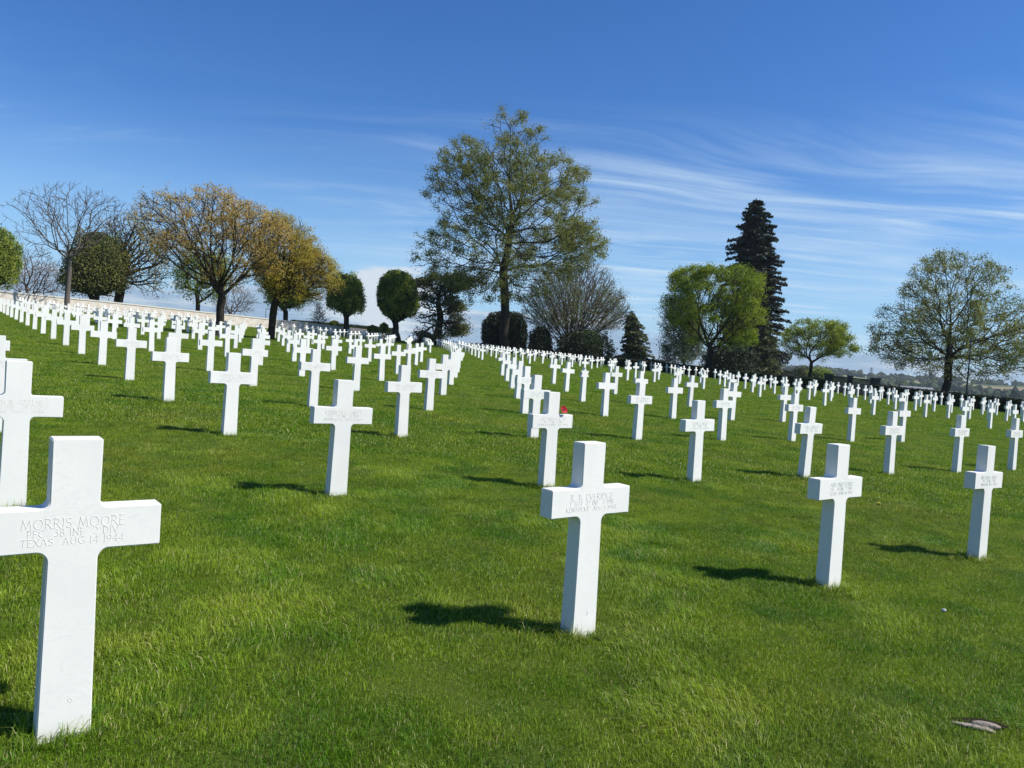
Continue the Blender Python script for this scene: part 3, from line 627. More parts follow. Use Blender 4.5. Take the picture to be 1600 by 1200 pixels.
def grow(trunk, P, pw=.42, rg=None, up=0.0, twig=0.0):
    """trunk: list of points; each attractor links to the cheapest existing node -> natural ramification"""
    nodes = [np.array(trunk[0], float)]; par = [-1]; path = [0.0]
    for q in trunk[1:]:
        q = np.array(q, float); path.append(path[-1] + np.linalg.norm(q - nodes[-1])); par.append(len(nodes) - 1); nodes.append(q)
    nt = len(nodes); first = max(1, int(nt * .45)); top = nodes[-1]
    anchor = nodes[first]; order = np.argsort(np.linalg.norm(P - np.array(nodes[first:]).mean(0), axis=1))
    Nmax = nt + len(P) * 3; A = np.zeros((Nmax, 3)); PL = np.zeros(Nmax); A[:nt] = nodes; PL[:nt] = path; n = nt; blocked = np.zeros(Nmax); blocked[:first] = 1e9
    for k in order:
        p = P[k]; d_ = np.linalg.norm(A[:n] - p, axis=1); dz_ = (A[:n, 2] - p[2]); cost = d_ + pw * PL[:n] + blocked[:n] + np.maximum(dz_, 0) * up
        b_ = int(np.argmin(cost)); L_ = d_[b_]
        if L_ < 1e-3: continue
        cur = b_; segs = 3 if L_ > 2.0 else (2 if L_ > .8 else 1); prev = A[b_].copy()
        for q in range(1, segs + 1):
            t_ = q / segs; pt = A[b_] * (1 - t_) + p * t_
            if q < segs: pt = pt + rg.normal(size=3) * L_ * .055; pt[2] += L_ * .06 * (1 if q == 1 else .6)
            A[n] = pt; PL[n] = PL[cur] + np.linalg.norm(pt - A[cur]); par.append(cur); cur = n; n += 1
    A = A[:n]; par = np.array(par); wgt_ = np.zeros(n)
    for k in range(n - 1, 0, -1): wgt_[k] += 1; wgt_[par[k]] += wgt_[k]
    hv = np.full(n, -1); bw_ = np.zeros(n)
    for k in range(1, n):
        if wgt_[k] > bw_[par[k]]: bw_[par[k]] = wgt_[k]; hv[par[k]] = k
    mv = np.where((hv >= 0) & (np.arange(n) >= nt))[0]
    for _ in range(3): A[mv] = A[mv] * .4 + .3 * (A[par[mv]] + A[hv[mv]])
    if twig:
        lf_ = np.where(hv < 0)[0]; rep_ = np.repeat(lf_, 3); pd = A[rep_] - A[par[rep_]]; pd /= np.linalg.norm(pd, axis=1)[:, None] + 1e-6
        tv = pd + rg.normal(size=pd.shape) * .75; tv[:, 2] += .25; tv /= np.linalg.norm(tv, axis=1)[:, None]
        N_ = A[rep_] + tv * (twig * rg.uniform(.5, 1.3, len(rep_)))[:, None]; A = np.concatenate([A, N_]); par = np.concatenate([par, rep_])
    return A, par, nt
def tubes(A, par, nt, r_base, r_tip, name, m_, parent, sides=5, power=2.4, trunk_r=None):
    n = len(A); w_ = np.zeros(n); ch = np.zeros(n, int)
    for k in range(n - 1, 0, -1):
        if ch[k] == 0: w_[k] += 1
        w_[par[k]] += w_[k]; ch[par[k]] += 1
    w_[0] = max(w_[0], 1); r = r_tip + (r_base - r_tip) * (w_ / w_[0]) ** (1 / power)
    # root flare
    r[0] *= 1.25
    d_ = A - A[np.maximum(par, 0)]; d_[0] = A[1] - A[0]; L_ = np.linalg.norm(d_, axis=1)[:, None] + 1e-9; d_ = d_ / L_
    big = {}
    Vs, Ls = [], []; base = 0
    ang = np.arange(sides) * 2 * np.pi / sides
    for k in range(1, n):
        p0, p1 = A[par[k]], A[k]; r0 = min(r[par[k]], r[k] * 1.25) if par[k] >= nt or k >= nt else r[par[k]]; r1 = r[k]; d = d_[k]
        u = np.cross(d, (0, 0, 1) if abs(d[2]) < .9 else (1, 0, 0)); u /= np.linalg.norm(u); v = np.cross(d, u)
        sd = 4 if r1 < .02 else sides; an = ang if sd == sides else np.arange(sd) * 2 * np.pi / sd
        ring = np.cos(an)[:, None] * u + np.sin(an)[:, None] * v
        Vs.append(p0 + ring * r0); Vs.append(p1 + ring * r1); q = np.arange(sd); q2 = (q + 1) % sd
        Ls.append(np.stack([base + q, base + q2, base + sd + q2, base + sd + q], 1).ravel()); base += 2 * sd
    return npmesh(name, np.concatenate(Vs), 4, np.concatenate(Ls), m_, parent, smooth=True), r
def world_poly(pxpoly, D, root): 
    out = []
    for (x, y) in pxpoly: p = at(x, y, D); out.append((p.x - root[0], p.z - root[2]))
    return out
BROADC = 0
def broad(name, label, cat, D, base, poly, fork, tw, leafm, N=700, leaves=8000, lsize=.2, spread=.5, bark=None, seed=1, shell=.25, pw=.42, voids=10, depthk=.85, tip=.012, group=None, trunkmid=None, clump=True, power=2.4, leafbias=None, up=0.0, leadtop=None, crownname='crown', twig=.7, spz=.75):
    rg = np.random.default_rng(seed); b = at(base[0], base[1], D); root = (b.x, D, gz(b.x, D)); e = empty(name, root); tag(e, label, cat, group)
    P = volume_pts(world_poly(poly, D, root), N, rg, shell, depthk, voids)
    fk = at(fork[0], fork[1], D); fk = (fk.x - root[0], 0, fk.z - root[2]); tr = [(0, 0, -.3)]
    if trunkmid:
        for (x, y) in trunkmid: q = at(x, y, D); tr.append((q.x - root[0], 0, q.z - root[2]))
    else: tr += [(fk[0] * .35 + rg.normal() * .05, rg.normal() * .08, fk[2] * .35), (fk[0] * .7 + rg.normal() * .06, rg.normal() * .08, fk[2] * .7)]
    tr.append(fk)
    if leadtop:
        q = at(leadtop[0], leadtop[1], D); q = (q.x - root[0], 0, q.z - root[2]); m_ = 6
        for k in range(1, m_ + 1): t_ = k / m_; tr.append((fk[0] + (q[0] - fk[0]) * t_ + rg.normal() * .15, rg.normal() * .15, fk[2] + (q[2] - fk[2]) * t_))
    # start branching only near the fork
    A, par, nt = grow(tr, P, pw, rg, up, twig)
    o, r = tubes(A, par, nt, tw / 2, tip, 'trunk', bark or M_bark, e, power=power)
    if leaves:
        hasch = np.zeros(len(A), bool); hasch[par[par >= 0]] = True; tips = A[~hasch]; thin = A[(r < tip * 3.2)]
        cand = np.concatenate([tips, tips, thin]); ctint = rg.random(len(cand))
        if leafbias is not None: wgt = leafbias(cand); wgt = wgt / wgt.sum(); idx = rg.choice(len(cand), leaves, p=wgt)
        else:
            cs = max(1.1, 6 * spread); q_ = cand / cs; cl = .5 * vnoise(q_[:, 0] * 1.0 + 20 + .7 * q_[:, 1], q_[:, 2] + 20, 1.0, seed) + .5 * vnoise(q_[:, 1] + 31 + .7 * q_[:, 2], q_[:, 0] * 1.3 + 20, 1.0, seed + 1)
            cw = np.clip((cl - .28) * 2.6, .04, 1) ** 1.5 * (rg.random(len(cand)) + .1); ctint = np.clip(ctint * .45 + .75 * (vnoise(q_[:, 0] * .8 + 11, q_[:, 2] * .8 + 11, 1.0, seed + 2) - .1), 0, 1); idx = rg.choice(len(cand), leaves, p=cw / cw.sum())
        C = cand[idx] + rg.normal(size=(leaves, 3)) * spread * np.array([1, 1, spz]); V, L_ = rand_quads(C, lsize, rg)
        tn = np.clip(ctint[idx] * .6 + rg.random(leaves) * .4, 0, 1); npmesh(crownname, V, 4, L_, leafm, e, np.repeat(tn, 4))
    return e
def clipped(name, label, cat, D, base, poly, fork, tw, leafm, leaves=9000, lsize=.2, seed=1, depthk=1.0, group=None, limbs=60, trunk=True, bumps=.06, core=True):
    """dense clipped crown: leaves on a shell round a dark branchy inside"""
    rg = np.random.default_rng(seed); b = at(base[0], base[1], D); root = (b.x, D, gz(b.x, D)); e = empty(name, root); tag(e, label, cat, group); wp = world_poly(poly, D, root)
    if trunk:
        P = volume_pts(wp, limbs, rg, .2, depthk); fk = at(fork[0], fork[1], D); fk = (fk.x - root[0], 0, fk.z - root[2])
        A, par, nt = grow([(0, 0, -.3), (fk[0] * .5, 0, fk[2] * .5), fk], P, .35, rg); tubes(A, par, nt, tw / 2, .02, 'trunk', M_bark, e)
    P = volume_pts(wp, leaves, rg, .86, depthk); c_ = P.mean(0); dv = (P - c_) / (np.linalg.norm(P - c_, axis=1)[:, None] + 1e-6); lo = vnoise(dv[:, 0] * 2 + 9, dv[:, 2] * 2 + dv[:, 1] * 1.7 + 9, .8, seed + 5) - .5; P = c_ + (P - c_) * (1 + (rg.normal(size=(len(P), 1)) * bumps + (lo * min(.30, .13 + 1.6 * bumps))[:, None]))
    # caps: some points all through the upper part so the top is closed
    P2 = volume_pts(wp, leaves // 3, rg, .0, depthk); zt = np.percentile(P2[:, 2], 60); P2 = P2[P2[:, 2] > zt]; P = np.concatenate([P, P2])
    V, L_ = rand_quads(P, lsize, rg); tn = np.clip(-.15 + 1.1 * vnoise(P[:, 0] + 20 + P[:, 1] * .6, P[:, 2] + 20, .55, seed) + rg.random(len(P)) * .35, 0, 1); cr = npmesh('crown', V, 4, L_, leafm, e, np.repeat(tn, 4))
    if core:
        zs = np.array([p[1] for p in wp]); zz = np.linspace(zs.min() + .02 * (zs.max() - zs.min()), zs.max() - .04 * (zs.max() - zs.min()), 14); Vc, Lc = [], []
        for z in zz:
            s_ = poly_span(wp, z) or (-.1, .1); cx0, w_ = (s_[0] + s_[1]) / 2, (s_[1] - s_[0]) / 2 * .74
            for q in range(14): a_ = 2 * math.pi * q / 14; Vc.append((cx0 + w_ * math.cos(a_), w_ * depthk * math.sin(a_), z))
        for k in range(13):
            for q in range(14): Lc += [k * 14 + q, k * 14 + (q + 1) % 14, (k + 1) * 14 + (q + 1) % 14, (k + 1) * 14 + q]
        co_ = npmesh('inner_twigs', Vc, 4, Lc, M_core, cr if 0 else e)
    return e
LM = {
 'oak': leafmat('oak_young_leaves', (.115, .145, .032), (.27, .275, .065), (.32, .30, .09), .5),
 'brown': leafmat('bronze_spring_leaves', (.54, .36, .12), (.50, .38, .09), (.64, .32, .05), .5),
 'yellow': leafmat('yellow_spring_leaves', (.34, .28, .05), (.56, .44, .06), (.46, .26, .06), .5),
 'dome': leafmat('clipped_bright_leaves', (.10, .155, .020), (.30, .36, .045), (.36, .40, .06), .45),
 'olive': leafmat('clipped_olive_leaves', (.070, .075, .020), (.16, .16, .035), None, .2),
 'dark': leafmat('dark_evergreen_leaves', (.014, .024, .010), (.042, .056, .020), None, .1),
 'fir': leafmat('fir_needles', (.014, .024, .016), (.045, .056, .034), None, .05),
 'pine': leafmat('pine_needles', (.060, .080, .034), (.15, .165, .060), None, .15),
 'bright': leafmat('fresh_lime_leaves', (.12, .19, .014), (.29, .35, .028), (.36, .38, .06), .5),
 'bluish': leafmat('grey_green_leaves', (.080, .120, .055), (.170, .200, .090), None, .4),
 'bud': leafmat('pinkish_buds', (.24, .17, .13), (.20, .18, .08), None, .3),
 'hedge': leafmat('hedge_leaves', (.010, .016, .007), (.028, .038, .014), None, .1)}

# ------------------------------------------------------------------ trees (outlines read off the photograph, each at its own distance)
oak = [(800, 167), (828, 180), (845, 212), (852, 238), (880, 245), (905, 265), (930, 298), (926, 325), (905, 345), (932, 352), (945, 385), (935, 410), (905, 425), (880, 440), (850, 458), (820, 470), (790, 478), (760, 468), (735, 468), (712, 455), (688, 440), (665, 428), (645, 395), (655, 368), (688, 365), (692, 342), (667, 312), (670, 280), (692, 245), (720, 217), (745, 226), (762, 212), (765, 188), (780, 170)]
broad('oak_tree', 'tallest tree of all, thin green spring leaves and dark straight trunk, centre', 'tree', 100, (788, 553), oak, (789, 470), 1.15, LM['oak'], N=1700, leaves=115000, lsize=.20, spread=.34, seed=4, shell=.2, voids=12, leadtop=(800, 200), pw=.34, tip=.012, power=1.85, twig=.7)
broad('maple_tree', 'broad spreading tree with bronze-brown young leaves and one dark trunk', 'tree', 50, (336, 528), [(320, 298), (365, 302), (400, 322), (435, 342), (452, 375), (440, 400), (430, 425), (400, 440), (370, 450), (340, 458), (310, 445), (275, 420), (250, 402), (232, 382), (212, 340), (225, 316), (260, 310), (290, 322)], (347, 462), .54, LM['brown'], N=2200, leaves=30000, lsize=.10, spread=.16, seed=7, voids=8, pw=.40, tip=.005, power=1.9, twig=.45, spz=.6)
broad('maple_tree', 'golden-brown leafed tree with a forked leaning trunk, right of the bronze one', 'tree', 54, (421, 534), [(425, 335), (470, 350), (490, 385), (508, 405), (530, 425), (530, 450), (500, 472), (470, 478), (450, 468), (430, 468), (405, 450), (395, 420), (400, 380), (410, 350)], (428, 478), .54, LM['yellow'], N=1900, leaves=46000, lsize=.10, spread=.16, seed=9, voids=3, pw=.40, tip=.005, power=1.9, twig=.5)
broad('bare_tree', 'tall leafless tree with thin curling branches and one bare trunk, far left', 'tree', 80, (103, 489), [(100, 283), (150, 293), (190, 315), (205, 330), (188, 350), (165, 368), (140, 385), (120, 405), (100, 408), (80, 392), (45, 380), (18, 358), (12, 325), (40, 305), (75, 298)], (108, 404), .5, None, N=750, leaves=0, seed=12, bark=M_bark2, pw=.40, shell=.0, voids=9, tip=.006, power=1.8, twig=.6)
clipped('round_tree', 'bright green rounded tree cut off by the left frame edge', 'tree', 100, (-12, 475), [(-40, 352), (-5, 350), (13, 362), (27, 385), (29, 410), (22, 435), (6, 449), (-45, 448), (-52, 400)], (-12, 455), .6, LM['dome'], 12000, .24, 21)
broad('bare_tree', 'low leafless grey thicket tree beyond the wall, second from the far left edge', 'tree', 106, (42, 475), [(35, 385), (60, 380), (80, 400), (88, 430), (96, 458), (40, 464), (18, 460), (10, 440), (22, 415)], (42, 455), .5, LM['bud'], N=520, leaves=900, lsize=.16, spread=.4, seed=22, bark=M_twig, pw=.35, tip=.009, power=1.8, twig=.9)
clipped('round_tree', 'large round dark olive evergreen tree behind the bare tree, left', 'tree', 101, (150, 478), [(125, 368), (152, 359), (180, 368), (197, 395), (200, 425), (193, 448), (170, 462), (140, 462), (112, 456), (98, 440), (108, 405)], (150, 462), .9, LM['olive'], 15000, .24, 23, bumps=.09)
broad('bare_tree', 'leafless spreading tree with an ivy-dark trunk beyond the wall, left of the bronze tree', 'tree', 104, (184, 482), [(175, 345), (215, 338), (245, 365), (265, 400), (260, 435), (248, 466), (215, 452), (192, 440), (180, 400), (165, 365)], (190, 440), 1.2, LM['yellow'], N=800, leaves=2600, lsize=.2, spread=.5, seed=24, bark=M_bark, pw=.38, tip=.009, power=1.75, twig=1.1)
clipped('pruned_tree', 'small dark green tree seen under the bronze tree, with bare forked trunk', 'tree', 105, (309, 492), [(283, 415), (300, 395), (330, 388), (352, 405), (350, 435), (340, 462), (322, 470), (300, 462), (283, 450), (279, 430)], (309, 474), .62, LM['dome'], 9000, .24, 25, bumps=.16, core=False)
broad('bare_tree', 'small leafless tree just right of the bronze tree trunk, beyond the wall', 'tree', 108, (359, 502), [(335, 455), (360, 443), (387, 452), (399, 470), (391, 488), (365, 492), (345, 490), (330, 475)], (359, 484), .3, None, N=420, leaves=0, seed=26, bark=M_twig, pw=.35, tip=.008, power=1.8, twig=.8)
clipped('pruned_tree', 'green rounded tree half hidden behind the golden tree', 'tree', 104, (446, 508), [(415, 440), (430, 425), (460, 425), (478, 445), (481, 466), (466, 482), (440, 482), (418, 472)], (446, 486), .7, LM['dome'], 8000, .24, 27, bumps=.12)
clipped('pruned_tree', 'rounded tree of yellow and green leaves between golden and darkest green ones', 'tree', 106, (541, 522), [(513, 458), (515, 437), (530, 427), (552, 428), (566, 441), (569, 470), (565, 486), (545, 491), (527, 488), (513, 478)], (541, 496), .75, LM['dome'], 10000, .24, 28, bumps=.08)
clipped('pruned_tree', 'tall oval clipped green tree left of the pine, standing clear', 'tree', 108, (618, 532), [(590, 455), (595, 435), (608, 422), (625, 420), (642, 430), (652, 455), (654, 478), (647, 493), (630, 502), (612, 502), (598, 492), (590, 477)], (618, 512), .95, LM['dome'], 15000, .24, 29, bumps=.04)
clipped('clipped_evergreen', 'huge blackish clipped evergreen block behind the tallest trunk', 'tree', 120, (788, 552), [(753, 552), (755, 502), (765, 489), (790, 486), (815, 490), (824, 510), (823, 556)], (788, 540), .8, LM['dark'], 15000, .26, 30, trunk=False, bumps=.02)
fan = [(815, 500), (817, 470), (833, 445), (850, 425), (880, 405), (915, 404), (940, 420), (960, 445), (976, 470), (988, 500), (972, 515), (930, 520), (890, 525), (850, 520)]
broad('bare_tree', 'wide fan-shaped tree of fine bare branches with faint green, right of centre', 'tree', 113, (893, 567), fan, (893, 538), 1.3, LM['oak'], N=2300, leaves=17000, lsize=.17, spread=.4, seed=31, bark=M_bark2, pw=.85, shell=.1, tip=.012, voids=0, power=1.75, twig=1.0)
clipped('dark_bush', 'low dark bush left of the fan-shaped tree foot', 'bush', 109, (845, 562), [(826, 560), (828, 522), (840, 508), (855, 515), (863, 535), (863, 562)], (845, 550), .3, LM['dark'], 5000, .26, 32, trunk=False, bumps=.1)
clipped('dark_bush', 'wide dark bush under the fan-shaped tree', 'bush', 108, (912, 570), [(866, 568), (871, 532), (885, 518), (920, 513), (945, 522), (954, 545), (952, 574)], (912, 560), .3, LM['dark'], 9000, .26, 33, trunk=False, bumps=.1)

def conifer(name, label, D, base, top, prof, leafm, seed, levels=34, per=7, dens=60, lsize=.35, droop=.12, trunk_w=.8):
    """prof: (photo y, half width px left, half width px right) down the tree"""
    rg = np.random.default_rng(seed); b = at(base[0], base[1], D); root = (b.x, D, gz(b.x, D)); e = empty(name, root); tag(e, label, 'tree')
    tp = at(top[0], top[1], D); H = tp.z - root[2]; xt = tp.x - root[0]; mb = MB(); mb.tube((0, 0, -.3), (xt * .5, 0, H * .5), trunk_w / 2, trunk_w / 3, 8); mb.tube((xt * .5, 0, H * .5), (xt, 0, H), trunk_w / 3, .04, 8); mb.build('trunk', M_bark, e)
    zs = [at(top[0], q[0], D).z - root[2] for q in prof]; k_ = D / F; wl = [q[1] * k_ for q in prof]; wr = [q[2] * k_ for q in prof]; o_ = np.argsort(zs)
    zs, wl, wr = np.array(zs)[o_], np.array(wl)[o_], np.array(wr)[o_]; C = []; T = []; bb = MB()
    for l in range(levels):
        z = zs[0] + (H - zs[0]) * (l + rg.uniform(-.3, .3)) / levels; z = min(max(z, zs[0]), H - .1); n = per + int(rg.integers(-1, 2)); a0 = rg.uniform(0, 6.28)
        for k in range(n):
            a_ = a0 + 2 * math.pi * k / n + rg.normal() * .15; w_ = float(np.interp(z, zs, wr if math.cos(a_) > 0 else wl)) * rg.uniform(.55, 1.18); cx0 = xt * z / H
            tipz = z - w_ * droop + rg.normal() * .28; tt = np.linspace(.12, 1, 7); bt = rg.random()
            bb.tube((cx0, 0, z), (cx0 + w_ * .95 * math.cos(a_), w_ * .95 * math.sin(a_), tipz), .05, .015, 3)
            m_ = max(6, int(dens * w_ / 3)); t_ = rg.uniform(.12, 1.0, m_) ** .75; sp = .10 + .16 * w_ * (1 - t_ * .75)
            bx = cx0 + w_ * t_ * math.cos(a_); by = w_ * t_ * math.sin(a_); side = rg.normal(size=m_) * sp
            bz = z + (tipz - z) * t_ - .05 * np.abs(rg.normal(size=m_)) + .14 * np.sin(t_ * 3) + rg.normal(size=m_) * .09
            C.append(np.stack([bx - side * math.sin(a_), by + side * math.cos(a_), bz], 1)); T.append(np.full(m_, bt) * .6 + rg.random(m_) * .4)
    bb.build('branches', M_bark, e); C = np.concatenate(C); T = np.concatenate(T); V, L_ = rand_quads(C, lsize, rg, .45); npmesh('crown', V, 4, L_, leafm, e, np.repeat(T, 4)); return e
conifer('fir_tree', 'tall dark pointed fir behind the bright green tree', 120, (1176, 598), (1182, 309), [(312, 4, 5), (322, 14, 14), (335, 21, 21), (350, 28, 26), (380, 38, 34), (405, 45, 39), (450, 49, 46), (500, 50, 47), (555, 50, 52), (585, 50, 52)], LM['fir'], 41, levels=46, per=10, dens=190, lsize=.40, trunk_w=.9)
conifer('small_conifer', 'small dark conifer with spiky top right of the fan-shaped tree', 108, (991, 574), (988, 487), [(490, 5, 5), (497, 12, 10), (505, 18, 14), (520, 14, 24), (532, 24, 22), (545, 18, 32), (556, 30, 28), (565, 26, 36), (572, 30, 34)], LM['pine'], 42, levels=20, per=8, dens=170, lsize=.30, trunk_w=.35)
conifer('brown_conifer', 'brownish-green conifer at the foot of the tall fir, right side', 112, (1196, 594), (1199, 498), [(502, 6, 5), (520, 16, 14), (545, 26, 22), (570, 30, 24), (590, 32, 24)], LM['pine'], 43, levels=20, per=7, dens=110, lsize=.30, trunk_w=.4)
clipped('dark_bush', 'black-green shrub mass behind the bright green tree trunk', 'bush', 106, (1135, 590), [(1098, 588), (1102, 555), (1120, 540), (1160, 535), (1180, 550), (1186, 592)], (1135, 580), .3, LM['dark'], 9000, .28, 44, trunk=False, bumps=.1)
clipped('dark_bush', 'low dark shrub between the small conifer and pale green tree', 'bush', 106, (1022, 578), [(1006, 577), (1009, 566), (1020, 560), (1036, 566), (1042, 580)], (1022, 570), .3, LM['dark'], 2500, .26, 45, trunk=False, bumps=.12)
broad('pine_tree', 'irregular dark pine with layered branches, left of the tallest tree', 'tree', 112, (683, 551), [(650, 445), (662, 436), (680, 430), (700, 436), (716, 432), (736, 446), (728, 458), (708, 462), (718, 478), (722, 488), (708, 494), (722, 506), (720, 518), (700, 520), (702, 534), (680, 528), (664, 536), (652, 526), (668, 512), (650, 500), (664, 488), (656, 470), (668, 460)], (684, 520), 1.1, LM['pine'], N=240, leaves=28000, lsize=.26, spread=.62, seed=46, spz=.34, voids=0, pw=.25, tip=.02, power=2.0, leadtop=(689, 436), twig=.6, shell=0)
broad('pale_green_tree', 'pale grey-green tree leaning against the bright green one, left side', 'tree', 104, (1070, 582), [(1035, 482), (1045, 470), (1070, 478), (1092, 500), (1092, 558), (1062, 572), (1035, 568), (1040, 540), (1036, 510)], (1068, 548), .4, LM['bluish'], N=900, leaves=20000, lsize=.20, spread=.42, seed=47, voids=6, leadtop=(1062, 490), tip=.01, power=1.8)
broad('bright_green_tree', 'bright lime-green rounded tree before the tall dark fir', 'tree', 86, (1107, 592), [(1045, 440), (1060, 425), (1080, 418), (1120, 420), (1160, 417), (1185, 432), (1198, 455), (1195, 490), (1186, 510), (1186, 528), (1165, 543), (1140, 540), (1110, 545), (1085, 535), (1065, 520), (1045, 500), (1040, 465)], (1110, 545), .72, LM['bright'], N=1500, leaves=60000, lsize=.17, spread=.26, seed=48, voids=10, pw=.42, tip=.009, shell=.3, power=1.8, twig=.4)
broad('small_green_tree', 'small low tree with flat lime-green crown right of the fir', 'tree', 96, (1262, 600), [(1223, 540), (1229, 516), (1250, 503), (1285, 505), (1313, 502), (1325, 520), (1336, 540), (1338, 551), (1310, 558), (1290, 562), (1265, 558), (1240, 560), (1226, 554)], (1268, 566), .42, LM['bright'], N=800, leaves=26000, lsize=.16, spread=.24, seed=49, voids=8, tip=.008, power=1.8, twig=.35)
broad('oak_tree', 'big wide domed tree with sparse dark leaves at the right edge', 'tree', 84, (1478, 624), [(1455, 398), (1500, 392), (1540, 405), (1562, 425), (1562, 455), (1595, 460), (1602, 480), (1625, 500), (1630, 540), (1610, 578), (1570, 590), (1530, 588), (1490, 592), (1450, 588), (1420, 573), (1390, 568), (1362, 545), (1370, 520), (1385, 482), (1410, 472), (1412, 450), (1430, 432), (1432, 415)], (1481, 582), .84, LM['oak'], N=2200, leaves=56000, lsize=.17, spread=.26, seed=50, voids=16, pw=.48, tip=.010, power=1.8, leadtop=(1490, 440), twig=.5)
broad('sapling', 'thin pale young tree beyond the wall between golden and yellow-green trees', 'tree', 106, (497, 514), [(497, 468), (503, 485), (510, 505), (488, 506), (491, 485)], (497, 500), .12, LM['bluish'], N=120, leaves=420, lsize=.16, spread=.25, seed=51, pw=.3, tip=.012, voids=0)
# topiary and the low hedge behind the wall
for (D, base, poly, lab, sd) in ((110, (522, 516), [(514, 512), (515, 503), (522, 500), (529, 503), (531, 512)], 'smallest ball topiary above the wall, left of the yellow-green tree trunk', 61),
        (108, (581, 520), [(573, 518), (575, 510), (582, 507), (589, 510), (592, 519)], 'flattened green topiary dome above the wall', 62),
        (107, (600, 521), [(591, 520), (594, 507), (600, 503), (606, 507), (610, 521)], 'taller green topiary dome left of the oval clipped tree', 63),
        (104, (620, 528), [(613, 534), (614, 523), (619, 517), (624, 521), (627, 535)], 'dark cone topiary at the end of the pale wall', 64)):
    clipped('topiary', lab, 'bush', D, base, poly, base, .2, LM['dome' if sd != 64 else 'dark'], 2200, .14, sd, trunk=False, bumps=.02, group='clipped topiary along the wall')
def hedge(name, label, line, hfun, thick, leaves, lsize, seed):
    rg = np.random.default_rng(seed); e = empty(name, (0, 0, 0)); tag(e, label, 'hedge'); n = len(line); X = np.array([p[0] for p in line]); Y = np.array([p[1] for p in line])
    dX, dY = np.gradient(X), np.gradient(Y); L_ = np.hypot(dX, dY); nx, ny = dY / L_, -dX / L_; top = np.array([hfun(X[k], Y[k]) for k in range(n)]); gg = ground(X, Y) - .3; Vs = []
    for k in range(n):
        for o_, zz in ((-.5, gg[k]), (.5, gg[k]), (.46, top[k] - .05), (-.46, top[k] - .05)): Vs.append((X[k] + nx[k] * o_ * thick, Y[k] + ny[k] * o_ * thick, zz))
    Fs = [(4 * k + q, 4 * k + 4 + q, 4 * k + 4 + (q + 1) % 4, 4 * k + (q + 1) % 4) for k in range(n - 1) for q in range(4)] + [(0, 1, 2, 3), (4 * n - 1, 4 * n - 2, 4 * n - 3, 4 * n - 4)]
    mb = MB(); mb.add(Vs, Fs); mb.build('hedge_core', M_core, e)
    t_ = rg.uniform(0, n - 1.001, leaves); k = t_.astype(int); f = t_ - k; ix = lambda A_: A_[k] * (1 - f) + A_[k + 1] * f
    side = rg.random(leaves); u = rg.random(leaves); zt, zg = ix(top), ix(gg) + .3; off = np.where(side < .38, -.5, np.where(side < .62, .5, u - .5)) * thick; zz = np.where(side < .62, zg + (zt - zg) * u, zt) + rg.normal(size=leaves) * .03
    C = np.stack([ix(X) + ix(nx) * off, ix(Y) + ix(ny) * off, zz], 1) + rg.normal(size=(leaves, 3)) * .03; V, Lq = rand_quads(C, lsize, rg); npmesh('hedge_leaves', V, 4, Lq, LM['hedge'], e, np.repeat(rg.random(leaves), 4)); return e
def lat_line(i, j0, j1, n): 
    jj = np.linspace(j0, j1, n); X, Y = lat(np.full(n, i), jj); return list(zip(X, Y))
def j_at(px, il): return float(min(np.linspace(-2, 26, 1200), key=lambda q: abs(project(float(lat(il, q)[0]), float(lat(il, q)[1]), gz(*[float(v) for v in lat(il, q)]))[0] - px)))
IH = 28.5; jg0, jg1 = j_at(1293, IH), j_at(1366, IH)
hedge('boundary_hedge', 'long low dark hedge behind the crosses, from centre to the gate', lat_line(IH, 25.2, jg0, 50), lambda x, y: gz(x, y) + 1.08, 1.1, 26000, .13, 71)
hedge('boundary_hedge', 'low dark hedge right of the gate, under the big tree', lat_line(IH, jg1, 1.0, 40), lambda x, y: gz(x, y) + 1.05, 1.1, 20000, .12, 72)
i0, i1 = i_at(455, 25.6), i_at(618, 25.6); ii = np.linspace(i0, i1, 14); HX, HY = lat(ii, np.full(14, 25.6))
TL2 = topline([(455, 500), (520, 505), (560, 508.5), (600, 511.5), (625, 515)])
hedge('clipped_hedge', 'low black-green hedge showing above the pale wall, left of centre', list(zip(HX, HY)), lambda x, y: TL2(x, y), .9, 5000, .13, 73)
# iron gate between two piers
gt = empty('iron_gate', (0, 0, 0)); tag(gt, 'black iron double gate with dark posts in the hedge, right of centre', 'gate')
ga, gb = [Vector((*[float(v) for v in lat(IH, j_)], 0)) for j_ in (jg0, jg1)]
for t_, nm in ((0, 'gate_post'), (.47, 'gate_post'), (1, 'gate_post')):
    p = ga.lerp(gb, t_); z = gz(p.x, p.y); mb = MB(); wd = .60 if t_ in (0, 1) else .34; mb.box((p.x, p.y, z + .72), (wd, wd, 1.75)); mb.box((p.x, p.y, z + 1.64), (wd + .12, wd + .12, .10)); mb.build(nm, M_metal, gt)
for (t0, t1) in ((.04, .445), (.495, .96)):
    mb = MB(); a_, b_ = ga.lerp(gb, t0), ga.lerp(gb, t1); n = 26
    for k in range(n + 1): p = a_.lerp(b_, k / n); z = gz(p.x, p.y); mb.tube((p.x, p.y, z + .08), (p.x, p.y, z + 1.46), .026, .026, 4)
    for hh in (.10, .75, 1.46): mb.tube((a_.x, a_.y, gz(a_.x, a_.y) + hh), (b_.x, b_.y, gz(b_.x, b_.y) + hh), .055, .055, 5)
    mb.build('gate_leaf', M_metal, gt)
